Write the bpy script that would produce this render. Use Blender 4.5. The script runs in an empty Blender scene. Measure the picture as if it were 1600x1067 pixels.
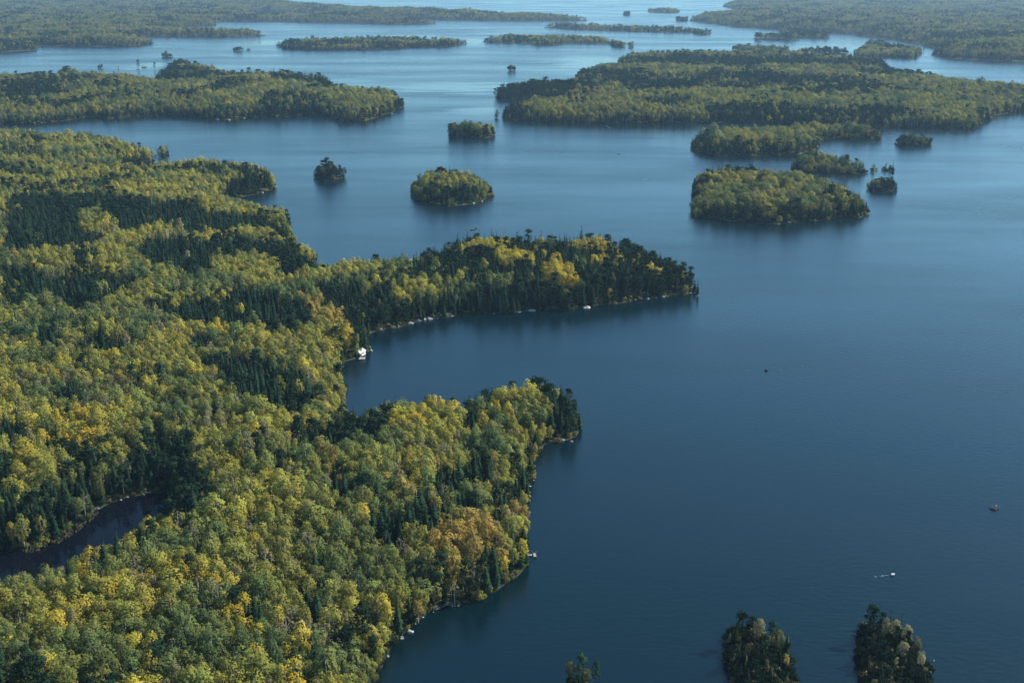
import bpy, bmesh, math, random
import numpy as np
from mathutils import Vector, Matrix

R = math.radians
rnd = random.Random(7)
rng = np.random.default_rng(11)
sc = bpy.context.scene
C = sc.collection

# ------------------------------------------------------------------ camera, sky, sun, exposure
CAM_H, FPX, HORIZON = 230.0, 1750.0, -45.0
PITCH = math.atan((533.5 - HORIZON) / FPX)
cam_d = bpy.data.cameras.new('camera')
cam = bpy.data.objects.new('camera', cam_d); C.objects.link(cam)
cam.location = (0, 0, CAM_H); cam.rotation_euler = (math.pi / 2 - PITCH, 0, 0)
cam_d.sensor_width = 36; cam_d.lens = 36 * FPX / 1600
cam_d.clip_start = 1; cam_d.clip_end = 60000
sc.camera = cam

SUN_EL, SUN_AZ = 41.0, 68.0            # azimuth measured to the right of the view direction (+Y)
w = bpy.data.worlds.new('World'); sc.world = w; w.use_nodes = True
nt = w.node_tree; nt.nodes.clear()
sky = nt.nodes.new('ShaderNodeTexSky'); sky.sky_type = 'NISHITA'; sky.sun_disc = False
sky.sun_elevation = R(SUN_EL); sky.sun_rotation = R(SUN_AZ)
sky.air_density = 1.0; sky.dust_density = 0.6; sky.ozone_density = 2.0; sky.altitude = 300
bg = nt.nodes.new('ShaderNodeBackground'); bg.inputs[1].default_value = 0.09
wo = nt.nodes.new('ShaderNodeOutputWorld')
tn = nt.nodes.new('ShaderNodeVectorMath'); tn.operation = 'MULTIPLY'; tn.inputs[1].default_value = (.69, 1.06, 1.17)   # slide film's cool cast
nt.links.new(sky.outputs[0], tn.inputs[0]); nt.links.new(tn.outputs[0], bg.inputs[0]); nt.links.new(bg.outputs[0], wo.inputs[0])
sd = bpy.data.lights.new('sun', 'SUN'); sun = bpy.data.objects.new('sun', sd); C.objects.link(sun)
sd.energy = 4.8; sd.angle = R(0.5); sd.color = (1.0, 0.93, 0.82)
sv = Vector((math.sin(R(SUN_AZ)) * math.cos(R(SUN_EL)), math.cos(R(SUN_AZ)) * math.cos(R(SUN_EL)), math.sin(R(SUN_EL))))
sun.rotation_euler = sv.to_track_quat('Z', 'Y').to_euler()
sun.location = (300, 300, 600)
vs = sc.view_settings
vs.view_transform = 'Standard'; vs.look = 'None'; vs.exposure = 1.02; vs.gamma = 1; vs.use_curve_mapping = False

# ------------------------------------------------------------------ helpers
cp, sp = math.cos(PITCH), math.sin(PITCH)
def at(px, py, z=0.0):
    """ground point (height z) seen at a place of the photograph"""
    dx = (px - 800) / FPX; dy = (py - 533.5) / FPX
    d = (dx, cp - dy * sp, -sp - dy * cp)
    t = (z - CAM_H) / d[2]
    return (d[0] * t, d[1] * t)
def proj(x, y, z):
    zz = z - CAM_H
    f = y * cp - zz * sp
    u = y * sp + zz * cp
    return 800 + FPX * x / f, 533.5 - FPX * u / f

def tag(o, label=None, cat=None, group=None, kind=None):
    if label: o['label'] = label
    if cat: o['category'] = cat
    if group: o['group'] = group
    if kind: o['kind'] = kind
    return o
def link(name, me, parent=None, loc=None):
    o = bpy.data.objects.new(name, me); C.objects.link(o)
    if parent: o.parent = parent
    if loc: o.location = loc
    return o
def empty(name, loc=(0, 0, 0), rz=0):
    o = bpy.data.objects.new(name, None); C.objects.link(o)
    o.location = loc; o.rotation_euler = (0, 0, rz); o.empty_display_size = 1
    return o

class MB:
    def __init__(s): s.v = []; s.f = []; s.n = []; s.m = []; s.c = []
    def quad(s, pts, n=None, mi=0, c=0.5):
        if n is not None:
            p = [Vector(q) for q in pts]
            if (p[1] - p[0]).cross(p[2] - p[0]).dot(Vector(n)) < 0: pts = list(pts)[::-1]
        i = len(s.v); s.v += [tuple(p) for p in pts]; s.f.append(tuple(range(i, i + len(pts))))
        s.m.append(mi); s.n += [n] * len(pts); s.c += [c] * len(pts)
    def box(s, c, d, rz=0, mi=0):
        x, y, z = d[0] / 2, d[1] / 2, d[2] / 2
        co, si = math.cos(rz), math.sin(rz)
        P = [(c[0] + a * x * co - b * y * si, c[1] + a * x * si + b * y * co, c[2] + e * z) for e in (-1, 1) for a, b in ((-1, -1), (1, -1), (1, 1), (-1, 1))]
        for q in ((3, 2, 1, 0), (4, 5, 6, 7), (0, 1, 5, 4), (1, 2, 6, 5), (2, 3, 7, 6), (3, 0, 4, 7)):
            s.quad([P[k] for k in q], None, mi)
    def tube(s, a, b, r0, r1, n=6, mi=0):
        a = Vector(a); b = Vector(b); d = (b - a).normalized()
        u = d.orthogonal().normalized(); v = d.cross(u)
        ra = []; rb = []; nn = []
        for k in range(n):
            t = 2 * math.pi * k / n; e = u * math.cos(t) + v * math.sin(t)
            ra.append(a + e * r0); rb.append(b + e * r1); nn.append(e)
        for k in range(n):
            j = (k + 1) % n
            i = len(s.v); s.v += [tuple(ra[k]), tuple(ra[j]), tuple(rb[j]), tuple(rb[k])]
            s.f.append((i, i + 1, i + 2, i + 3)); s.m.append(mi); s.n += [nn[k], nn[j], nn[j], nn[k]]; s.c += [.5] * 4
        s.quad(rb, d, mi)
    def mesh(s, name, mats, smooth=False):
        me = bpy.data.meshes.new(name); me.from_pydata(s.v, [], s.f); me.update()
        for m in mats: me.materials.append(m)
        me.polygons.foreach_set('material_index', s.m)
        a = me.attributes.new('clump', 'FLOAT', 'POINT'); a.data.foreach_set('value', s.c)
        if smooth:
            me.polygons.foreach_set('use_smooth', [True] * len(s.f))
            fn = [p.normal for p in me.polygons]
            nn = [None] * len(s.v)
            for p in me.polygons:
                for vi in p.vertices: nn[vi] = tuple(s.n[vi] if s.n[vi] is not None else p.normal)
            me.normals_split_custom_set_from_vertices(nn)
        return me
    def build(s, name, mats, parent=None, loc=None, smooth=False):
        return link(name, s.mesh(name, mats if isinstance(mats, (list, tuple)) else [mats], smooth), parent, loc)

# ------------------------------------------------------------------ materials
def newmat(name):
    m = bpy.data.materials.new(name); m.use_nodes = True; m.node_tree.nodes.clear()
    return m, m.node_tree
def N(nt, t, **k):
    n = nt.nodes.new(t)
    for a, b in k.items(): setattr(n, a, b)
    return n
def simple(name, col, rough=.7, noise=.25, scale=3., bump=0.2, spec=.3, metal=0.):
    m, nt = newmat(name)
    tc = N(nt, 'ShaderNodeTexCoord'); nz = N(nt, 'ShaderNodeTexNoise'); nz.inputs['Scale'].default_value = scale; nz.inputs['Detail'].default_value = 6
    nt.links.new(tc.outputs['Object'], nz.inputs['Vector'])
    rp = N(nt, 'ShaderNodeValToRGB'); e = rp.color_ramp.elements
    e[0].position = .3; e[1].position = .7
    e[0].color = tuple(c * (1 - noise) for c in col) + (1,); e[1].color = tuple(min(1, c * (1 + noise)) for c in col) + (1,)
    nt.links.new(nz.outputs[0], rp.inputs[0])
    b = N(nt, 'ShaderNodeBsdfPrincipled'); b.inputs['Roughness'].default_value = rough; b.inputs['Specular IOR Level'].default_value = spec; b.inputs['Metallic'].default_value = metal
    nt.links.new(rp.outputs[0], b.inputs['Base Color'])
    if bump:
        bp = N(nt, 'ShaderNodeBump'); bp.inputs['Strength'].default_value = bump; bp.inputs['Distance'].default_value = .1
        nt.links.new(nz.outputs[0], bp.inputs['Height']); nt.links.new(bp.outputs[0], b.inputs['Normal'])
    o = N(nt, 'ShaderNodeOutputMaterial'); nt.links.new(b.outputs[0], o.inputs[0])
    return m
def foliage(name, trans, tip):
    m, nt = newmat(name)
    at_ = N(nt, 'ShaderNodeAttribute', attribute_type='INSTANCER', attribute_name='leaf_col')
    cl = N(nt, 'ShaderNodeAttribute', attribute_type='GEOMETRY', attribute_name='clump')
    mr = N(nt, 'ShaderNodeMapRange'); mr.inputs['To Min'].default_value = 1 - tip; mr.inputs['To Max'].default_value = 1 + tip
    nt.links.new(cl.outputs['Fac'], mr.inputs[0])
    mul = N(nt, 'ShaderNodeVectorMath', operation='SCALE')
    nt.links.new(at_.outputs['Vector'], mul.inputs[0]); nt.links.new(mr.outputs[0], mul.inputs['Scale'])
    d = N(nt, 'ShaderNodeBsdfDiffuse'); t = N(nt, 'ShaderNodeBsdfTranslucent'); mx = N(nt, 'ShaderNodeMixShader'); mx.inputs[0].default_value = trans
    nt.links.new(mul.outputs[0], d.inputs[0]); nt.links.new(mul.outputs[0], t.inputs[0])
    nt.links.new(d.outputs[0], mx.inputs[1]); nt.links.new(t.outputs[0], mx.inputs[2])
    o = N(nt, 'ShaderNodeOutputMaterial'); nt.links.new(mx.outputs[0], o.inputs[0])
    return m
M = {}
M['leaf'] = foliage('broad_leaves', .46, .20)
M['needle'] = foliage('needles', .12, .25)
M['pale_bark'] = simple('pale_bark', (.33, .32, .28), .8, .4, 2.)
M['dark_bark'] = simple('dark_bark', (.07, .055, .045), .9, .4, 2.)
M['rock'] = simple('shore_rock', (.31, .295, .275), .85, .35, .8, .4)
M['dark_rock'] = simple('dark_rock', (.03, .032, .034), .85, .35, .8, .4)
M['white'] = simple('white_paint', (.8, .8, .78), .5, .04, 1., 0)
M['roofwhite'] = simple('white_roof_metal', (.82, .83, .84), .45, .03, 1., 0)
M['wood'] = simple('weathered_wood', (.24, .22, .2), .8, .25, 4.)
M['dark'] = simple('dark_paint', (.02, .03, .03), .6, .1, 1., 0)
M['green'] = simple('green_paint', (.05, .11, .07), .6, .15, 1., 0)
M['glass'] = simple('window_glass', (.02, .025, .03), .08, .0, 1., 0, .6)
M['marsh'] = simple('marsh_blades', (.05, .048, .024), .9, .35, .4, 0)

# ground under the trees: leaf litter, moss and bare rock near the water line
def ground_mat():
    m, nt = newmat('forest_floor')
    geo = N(nt, 'ShaderNodeNewGeometry'); nz = N(nt, 'ShaderNodeTexNoise'); nz.inputs['Scale'].default_value = .12; nz.inputs['Detail'].default_value = 9
    nt.links.new(geo.outputs['Position'], nz.inputs['Vector'])
    rp = N(nt, 'ShaderNodeValToRGB'); e = rp.color_ramp.elements; e[0].position = .35; e[1].position = .7
    e[0].color = (.016, .02, .010, 1); e[1].color = (.045, .042, .022, 1)
    nt.links.new(nz.outputs[0], rp.inputs[0])
    sx = N(nt, 'ShaderNodeSeparateXYZ'); nt.links.new(geo.outputs['Position'], sx.inputs[0])
    nz2 = N(nt, 'ShaderNodeTexNoise'); nz2.inputs['Scale'].default_value = .05; nz2.inputs['Detail'].default_value = 5
    nt.links.new(geo.outputs['Position'], nz2.inputs['Vector'])
    # rock band: low ground where the patch noise is high
    a = N(nt, 'ShaderNodeMapRange'); a.inputs['From Min'].default_value = 1.0; a.inputs['From Max'].default_value = .35; nt.links.new(sx.outputs[2], a.inputs[0])
    b = N(nt, 'ShaderNodeMapRange'); b.inputs['From Min'].default_value = .60; b.inputs['From Max'].default_value = .66; nt.links.new(nz2.outputs[0], b.inputs[0])
    mu = N(nt, 'ShaderNodeMath', operation='MULTIPLY'); nt.links.new(a.outputs[0], mu.inputs[0]); nt.links.new(b.outputs[0], mu.inputs[1])
    mx = N(nt, 'ShaderNodeMix', data_type='RGBA'); nt.links.new(mu.outputs[0], mx.inputs[0]); nt.links.new(rp.outputs[0], mx.inputs[6]); 
    rk = N(nt, 'ShaderNodeTexNoise'); rk.inputs['Scale'].default_value = .7; rk.inputs['Detail'].default_value = 8; nt.links.new(geo.outputs['Position'], rk.inputs['Vector'])
    rr = N(nt, 'ShaderNodeValToRGB'); e = rr.color_ramp.elements; e[0].position = .38; e[1].position = .66; e[0].color = (.035, .035, .03, 1); e[1].color = (.26, .25, .24, 1)
    nt.links.new(rk.outputs[0], rr.inputs[0]); nt.links.new(rr.outputs[0], mx.inputs[7])
    bp = N(nt, 'ShaderNodeBump'); bp.inputs['Strength'].default_value = .8; bp.inputs['Distance'].default_value = .6; nt.links.new(rk.outputs[0], bp.inputs['Height'])
    d = N(nt, 'ShaderNodeBsdfPrincipled'); d.inputs['Roughness'].default_value = .95; d.inputs['Specular IOR Level'].default_value = .1; nt.links.new(bp.outputs[0], d.inputs['Normal'])
    nt.links.new(mx.outputs[2], d.inputs['Base Color'])
    o = N(nt, 'ShaderNodeOutputMaterial'); nt.links.new(d.outputs[0], o.inputs[0])
    return m
M['ground'] = ground_mat()

SLICKS = [(at(700, 138)[0], at(700, 138)[1], 190, 130), (at(755, 172)[0], at(755, 172)[1], 80, 80), (at(930, 98)[0], at(930, 98)[1], 150, 260), (at(235, 103)[0], at(235, 103)[1], 60, 130),
          (at(408, 68)[0], at(408, 68)[1], 120, 200), (at(1060, 215)[0], at(1060, 215)[1], 60, 150), (at(1360, 74)[0], at(1360, 74)[1], 300, 400), (at(740, 66)[0], at(740, 66)[1], 60, 200)]
def water_mat(name, base, r0, r1, bump, amp):
    m, nt = newmat(name)
    geo = N(nt, 'ShaderNodeNewGeometry')
    def noise(scale, sx=1, sy=1, det=4, rot=0.):
        mp = N(nt, 'ShaderNodeMapping'); mp.inputs['Scale'].default_value = (sx, sy, 1); mp.inputs['Rotation'].default_value = (0, 0, rot)
        nt.links.new(geo.outputs['Position'], mp.inputs[0])
        n = N(nt, 'ShaderNodeTexNoise'); n.inputs['Scale'].default_value = scale; n.inputs['Detail'].default_value = det
        nt.links.new(mp.outputs[0], n.inputs['Vector']); return n
    wind = noise(.004, .55, 1.5, 6, .25)      # gust patches, long across the view
    fine = noise(.02, .35, 1.6, 5, .2)
    add = N(nt, 'ShaderNodeMath', operation='MULTIPLY_ADD'); nt.links.new(fine.outputs[0], add.inputs[0]); add.inputs[1].default_value = .35; nt.links.new(wind.outputs[0], add.inputs[2])
    mr = N(nt, 'ShaderNodeMapRange'); mr.inputs['From Min'].default_value = .5; mr.inputs['From Max'].default_value = .85
    mr.inputs['To Min'].default_value = r0; mr.inputs['To Max'].default_value = r1; nt.links.new(add.outputs[0], mr.inputs[0])
    b = N(nt, 'ShaderNodeBsdfPrincipled'); b.inputs['Base Color'].default_value = base + (1,); b.inputs['IOR'].default_value = 1.333
    rough = mr.outputs[0]
    for (cx, cy, wx, wy) in (SLICKS if bump > .1 else ()):
        su = N(nt, 'ShaderNodeVectorMath', operation='SUBTRACT'); su.inputs[1].default_value = (cx, cy, 0); nt.links.new(geo.outputs['Position'], su.inputs[0])
        ml = N(nt, 'ShaderNodeVectorMath', operation='MULTIPLY'); ml.inputs[1].default_value = (1 / wx, 1 / wy, 0); nt.links.new(su.outputs[0], ml.inputs[0])
        ln = N(nt, 'ShaderNodeVectorMath', operation='LENGTH'); nt.links.new(ml.outputs[0], ln.inputs[0])
        ad_ = N(nt, 'ShaderNodeMath', operation='MULTIPLY_ADD'); nt.links.new(fine.outputs[0], ad_.inputs[0]); ad_.inputs[1].default_value = 2.2; nt.links.new(ln.outputs['Value'], ad_.inputs[2])
        mm = N(nt, 'ShaderNodeMapRange', interpolation_type='SMOOTHSTEP'); mm.inputs['From Min'].default_value = 1.1; mm.inputs['From Max'].default_value = 2.3
        mm.inputs['To Min'].default_value = .08; mm.inputs['To Max'].default_value = 1.0; nt.links.new(ad_.outputs[0], mm.inputs[0])
        mu_ = N(nt, 'ShaderNodeMath', operation='MULTIPLY'); nt.links.new(rough, mu_.inputs[0]); nt.links.new(mm.outputs[0], mu_.inputs[1]); rough = mu_.outputs[0]
    nt.links.new(rough, b.inputs['Roughness'])
    if bump:
        w1 = noise(.35, .7, 1.6, 4, .3); w2 = noise(1.4, .8, 1.4, 3, -.2)
        ad = N(nt, 'ShaderNodeMath', operation='MULTIPLY_ADD'); nt.links.new(w2.outputs[0], ad.inputs[0]); ad.inputs[1].default_value = .25; nt.links.new(w1.outputs[0], ad.inputs[2])
        bp = N(nt, 'ShaderNodeBump'); bp.inputs['Strength'].default_value = bump; bp.inputs['Distance'].default_value = amp
        nt.links.new(ad.outputs[0], bp.inputs['Height']); nt.links.new(bp.outputs[0], b.inputs['Normal'])
    if name == 'pond_water': b.inputs['Specular IOR Level'].default_value = .14
    o = N(nt, 'ShaderNodeOutputMaterial'); nt.links.new(b.outputs[0], o.inputs[0])
    return m
M['water'] = water_mat('lake_water', (.0004, .0070, .0100), .15, .29, .5, .32)
M['pond'] = water_mat('pond_water', (.002, .003, .006), .02, .05, .05, .1)

# ------------------------------------------------------------------ land outlines
# S: point on the water line; T: top of the tree edge in front of farther water (its foot lies on the shore)
HT = 11.5
def outline(*segs):
    out = []
    for s in segs:
        z = 0 if s[0] == 'S' else HT
        out += [at(px, py, z) for px, py in s[1:]]
    return np.array(out)
LANDS = {}
LANDS['main'] = outline(
 ('T', (-420, 200), (-150, 202), (0, 203), (60, 205), (110, 210), (150, 209), (190, 218), (212, 227), (236, 232)),
 ('S', (262, 240), (258, 244), (236, 247), (232, 251), (190, 254), (170, 262), (200, 268)),
 ('T', (240, 255), (300, 252), (340, 251), (385, 255), (418, 262), (428, 275)),
 ('S', (429, 296), (400, 304), (378, 309), (350, 312), (345, 322)),
 ('T', (378, 310), (420, 322), (445, 329)),
 ('S', (451, 350), (455, 368), (457, 376)),
 ('T', (462, 373), (487, 385)),
 ('S', (492, 400), (493, 412), (470, 418), (480, 428)),
 ('T', (500, 417), (560, 410), (600, 406), (640, 404), (660, 394), (690, 386), (720, 375), (745, 368), (770, 366), (790, 374), (830, 376), (860, 375), (880, 377), (900, 371), (930, 373), (960, 379), (990, 378), (1010, 389), (1035, 397), (1060, 410), (1078, 422), (1088, 436)),
 ('S', (1088, 453), (1070, 461), (1040, 464), (1000, 468), (960, 476), (930, 480), (890, 484), (860, 483), (820, 487), (790, 490), (750, 490), (715, 491), (690, 498), (665, 501), (640, 507), (600, 517), (580, 518), (573, 530), (581, 545), (565, 557), (550, 560), (530, 566), (530, 580), (533, 600), (537, 640), (530, 660), (545, 672)),
 ('T', (560, 645), (580, 636), (605, 629), (640, 630), (670, 625), (705, 624), (720, 632), (760, 614), (790, 604), (820, 606), (826, 597), (850, 594), (880, 601), (900, 612), (906, 640)),
 ('S', (906, 664), (904, 682), (880, 694), (852, 694), (843, 712), (836, 722), (829, 745), (826, 772), (820, 800), (820, 850), (818, 885), (800, 905), (770, 925), (735, 941), (700, 944), (680, 955), (650, 970), (630, 990), (610, 1015), (602, 1037), (590, 1067), (560, 1120), (520, 1200), (500, 1290), (-420, 1290)))
LANDS['left_mid'] = outline(
 ('S', (-420, 196), (-100, 197), (0, 195), (60, 193), (100, 189), (140, 184), (170, 186), (215, 182), (260, 181), (310, 184), (350, 188), (400, 184), (440, 183), (480, 181), (515, 183), (530, 189), (570, 190), (590, 183), (612, 176), (631, 166)),
 ('T', (631, 156), (620, 148), (600, 143), (570, 140), (545, 140)),
 ('S', (520, 140), (490, 139), (500, 136)),
 ('T', (519, 124), (500, 118), (475, 119), (450, 113), (425, 115), (400, 117), (350, 113), (330, 105), (300, 104), (265, 108), (243, 114)),
 ('S', (242, 127), (260, 131), (310, 132), (320, 134), (250, 136)),
 ('T', (228, 122), (200, 119), (120, 118), (60, 118), (0, 120), (-420, 122)))
LANDS['big_right'] = outline(
 ('S', (772, 152), (785, 157), (815, 158), (835, 161), (800, 170)),
 ('T', (800, 165), (785, 172), (776, 176)),
 ('S', (773, 183), (800, 189), (860, 192), (950, 195), (1040, 193), (1100, 192), (1162, 192), (1285, 196), (1340, 198), (1390, 200), (1440, 201), (1485, 202), (1520, 202), (1535, 192), (1560, 179), (1640, 172), (1760, 160)),
 ('T', (1760, 150), (1640, 140), (1550, 133), (1480, 122), (1420, 113), (1392, 107), (1380, 95), (1330, 92), (1240, 84), (1150, 83), (1060, 84), (985, 85), (967, 91), (965, 101), (930, 104), (905, 113), (895, 125), (850, 132), (800, 134), (776, 141)))
def small(name, S, T): LANDS[name] = outline(('S',) + S, ('T',) + T)
small('isle_oval', ((637, 303), (645, 312), (660, 317), (700, 323), (740, 319), (760, 313), (770, 306)), ((769, 290), (762, 281), (740, 273), (700, 269), (660, 273), (643, 281)))
small('isle_long', ((1232, 262), (1240, 268), (1280, 271), (1320, 273), (1350, 272), (1368, 266)), ((1360, 256), (1330, 248), (1290, 243), (1270, 240), (1240, 245)))
small('isle_big', ((1083, 328), (1084, 338), (1110, 343), (1150, 347), (1210, 350), (1250, 347), (1300, 342), (1340, 341), (1359, 336)), ((1359, 314), (1340, 301), (1300, 286), (1270, 275), (1200, 268), (1120, 266), (1090, 274), (1087, 292)))
small('isle_pair', ((1083, 232), (1090, 241), (1120, 245), (1180, 244), (1240, 242), (1275, 236), (1281, 226), (1283, 217), (1300, 217), (1335, 219), (1381, 218)), ((1380, 204), (1340, 196), (1290, 196), (1240, 197), (1195, 198), (1150, 202), (1110, 205), (1085, 210)))
small('far_hump', ((1325, 87), (1350, 90), (1390, 90), (1415, 92), (1432, 91), (1444, 80)), ((1440, 76), (1400, 72), (1380, 66), (1355, 66), (1352, 71), (1330, 82)))
small('far_long', ((432, 73), (445, 77), (500, 79), (570, 78.5), (640, 75), (700, 73), (738, 68)), ((735, 63), (700, 62), (640, 59), (560, 58), (500, 60), (460, 62), (435, 68)))
small('far_mid', ((752, 66), (780, 68), (826, 68), (840, 72), (858, 71), (890, 68), (950, 69), (962, 74), (990, 73)), ((988, 70), (965, 64), (940, 58), (900, 56), (850, 56), (800, 54), (775, 58)))
small('far_thin', ((848, 43.5), (900, 47), (1000, 50), (1080, 52), (1092, 56), (1108, 54), (1111, 50)), ((1108, 47), (1080, 44), (1020, 42), (940, 39), (880, 38)))
small('isle_behind', ((256, 106), (275, 110), (297, 109)), ((296, 96), (280, 93), (260, 100)))
small('isle_hump_left', ((80, 122), (100, 124), (121, 122)), ((119, 110), (108, 105), (90, 110), (82, 117)))
small('far_speck', ((974, 23.5), (984, 23.5)), ((983, 21), (976, 21)))
small('far_speck_b', ((1012, 19), (1040, 21), (1062, 20)), ((1060, 15), (1040, 13), (1015, 15)))
small('far_speck_c', ((1056, 32), (1066, 33), (1074, 32)), ((1073, 30), (1058, 29)))
HSC = {}
def ellipse(name, xa, xb, yb, depth, h, taper=1.0):
    ax, ay = at(xa, yb - .5); bx_, by_ = at(xb, yb - .5); w_ = (bx_ - ax) / 2 * .93; cx = (ax + bx_) / 2; cy = ay + depth / 2; pts = []
    for k in range(22):
        a = 2 * math.pi * k / 22; e_ = 2.4; c_, s_ = math.cos(a), math.sin(a)
        q = (abs(c_) ** e_ + abs(s_) ** e_) ** (-1 / e_) * (1 + .06 * math.sin(3 * a + cx) + .04 * math.sin(5 * a + cy))
        pts.append((cx + w_ * q * c_, cy + depth / 2 * q * s_))
    LANDS[name] = np.array(pts); HSC[name] = h / 14.0
ellipse('isle_mid', 697, 778, 216.5, 50, 16); ellipse('isle_round', 488, 536, 281, 24, 17); ellipse('isle_dot', 793, 807, 112.5, 18, 13)
ellipse('isle_east', 1402, 1463, 229, 26, 13); ellipse('isle_spruce', 1379, 1402, 268, 12, 7); ellipse('isle_dark', 1359, 1406, 300, 26, 13)
ellipse('far_twin_left', 1181, 1258, 63.5, 120, 19); ellipse('far_twin_right', 1236, 1308, 61, 300, 16); ellipse('far_low', 1245, 1334, 86, 60, 14)
ellipse('isle_islet_left', 250, 270, 91, 20, 14); ellipse('isle_cone', 362, 378, 81, 22, 14); ellipse('isle_cone_small', 383, 391, 80, 9, 6)
ellipse('isle_speck', 151, 160, 108, 12, 10); ellipse('isle_speck_b', 219, 229, 107, 9, 6); ellipse('far_spit', 1147, 1241, 83, 110, 14)
LANDS['far_left'] = outline(
 ('S', (-420, 92), (10, 82), (54, 79), (58, 72), (140, 73), (195, 73), (236, 70), (240, 67), (212, 62), (202, 57), (260, 58), (340, 59), (412, 57)),
 ('T', (410, 51), (388, 49), (320, 47), (250, 45)), ('S', (300, 46), (225, 48), (300, 43), (338, 41)), ('T', (334, 34)),
 ('S', (345, 34), (420, 34), (540, 36.5), (600, 38), (685, 38)), ('T', (684, 34), (650, 31), (540, 28), (455, 25), (440, 23), (390, 20)),
 ('S', (391, 18), (540, 26), (628, 29), (700, 32), (760, 33), (923, 33)), ('T', (920, 29), (850, 25), (780, 23), (720, 20), (640, 17), (560, 14), (500, 9), (420, 3), (330, -4), (200, -8), (-100, -12), (-420, -14)))
LANDS['far_right'] = outline(
 ('S', (1078, 33), (1110, 37), (1145, 42), (1215, 47), (1306, 52), (1340, 56), (1390, 62), (1430, 68), (1467, 76), (1455, 87), (1480, 91), (1558, 95), (1700, 99), (1900, 102)),
 ('T', (1900, -12), (1500, -14), (1250, -10), (1160, -2), (1130, 8)), ('S', (1160, 18), (1130, 24)), ('T', (1095, 24), (1082, 28)))
# three bushy islets just below the camera
LANDS['islet_a'] = outline(('S', (1136, 996), (1150, 985), (1185, 988), (1222, 1012), (1240, 1050), (1238, 1090), (1205, 1105), (1165, 1098), (1140, 1050)))
LANDS['islet_b'] = outline(('S', (1336, 991), (1356, 981), (1392, 994), (1430, 1022), (1452, 1052), (1456, 1092), (1400, 1108), (1355, 1090), (1338, 1040)))
LANDS['islet_c'] = outline(('S', (876, 1095), (905, 1078), (940, 1090), (962, 1108), (930, 1130), (885, 1125)))
POND = np.array([at(x, y) for x, y in ((-260, 905), (-60, 868), (10, 858), (60, 858), (95, 842), (120, 822), (152, 797), (190, 782), (215, 775), (240, 768), (262, 772), (278, 790), (278, 812), (262, 826), (235, 850), (190, 876), (140, 900), (80, 926), (10, 945), (-120, 975), (-260, 1000))])

def inside(poly, x, y):
    r = np.zeros(x.shape, bool); n = len(poly)
    for i in range(n):
        x1, y1 = poly[i]; x2, y2 = poly[(i + 1) % n]
        if y1 == y2: continue
        c = ((y1 > y) != (y2 > y)) & (x < (x2 - x1) * (y - y1) / (y2 - y1) + x1)
        r ^= c
    return r
def sdist(poly, x, y):
    d = np.full(x.shape, 1e18); n = len(poly)
    for i in range(n):
        ax, ay = poly[i]; bx, by = poly[(i + 1) % n]
        vx, vy = bx - ax, by - ay; L = vx * vx + vy * vy + 1e-9
        t = np.clip(((x - ax) * vx + (y - ay) * vy) / L, 0, 1)
        d = np.minimum(d, (x - ax - t * vx) ** 2 + (y - ay - t * vy) ** 2)
    d = np.sqrt(d)
    return np.where(inside(poly, x, y), d, -d)
SMALL = {k_ for k_, P_ in LANDS.items() if (np.ptp(P_[:, 0]) < 75 or np.ptp(P_[:, 1]) < 60) and not k_.startswith('islet')}
print('small', SMALL)
# cheap smooth value noise
_tab = rng.random((256, 256))
def vnoise(x, y, s, o=0):
    x = np.asarray(x) / s + 37.3 + o * 17.7; y = np.asarray(y) / s + 11.9 + o * 5.1
    i = np.floor(x).astype(int); j = np.floor(y).astype(int); u = x - i; v = y - j
    u = u * u * (3 - 2 * u); v = v * v * (3 - 2 * v)
    t = lambda a, b: _tab[a % 256, b % 256]
    return (t(i, j) * (1 - u) + t(i + 1, j) * u) * (1 - v) + (t(i, j + 1) * (1 - u) + t(i + 1, j + 1) * u) * v
def shore_sd(key, x, y):
    s = sdist(LANDS[key], x, y)
    k = 1.0 if LANDS[key][:, 1].mean() < 1100 else 2.2
    if key in SMALL: k = .25
    s = s + (vnoise(x, y, 14, 1) - .5) * 4 * k + (vnoise(x, y, 5, 2) - .5) * 2.0
    if key == 'main':
        s = np.minimum(s, -sdist(POND, x, y) + (vnoise(x, y, 9, 5) - .5) * 4)
    return s
BIG = {'main': 9, 'left_mid': 10, 'big_right': 11, 'far_left': 22, 'far_right': 26, 'isle_big': 6, 'isle_pair': 5}
def ground_z(key, x, y, s):
    h = BIG.get(key, 2.0)
    z = np.where(s < 2.5, s * .42, 1.05 + (1 - np.exp(-(s - 2.5) / 48)) * h * (.35 + 1.0 * vnoise(x, y, 170, 3)) + np.clip(s - 2.5, 0, 20) / 20 * vnoise(x, y, 30, 4) * 1.5)
    return np.clip(z, -2.5, 90)

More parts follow.
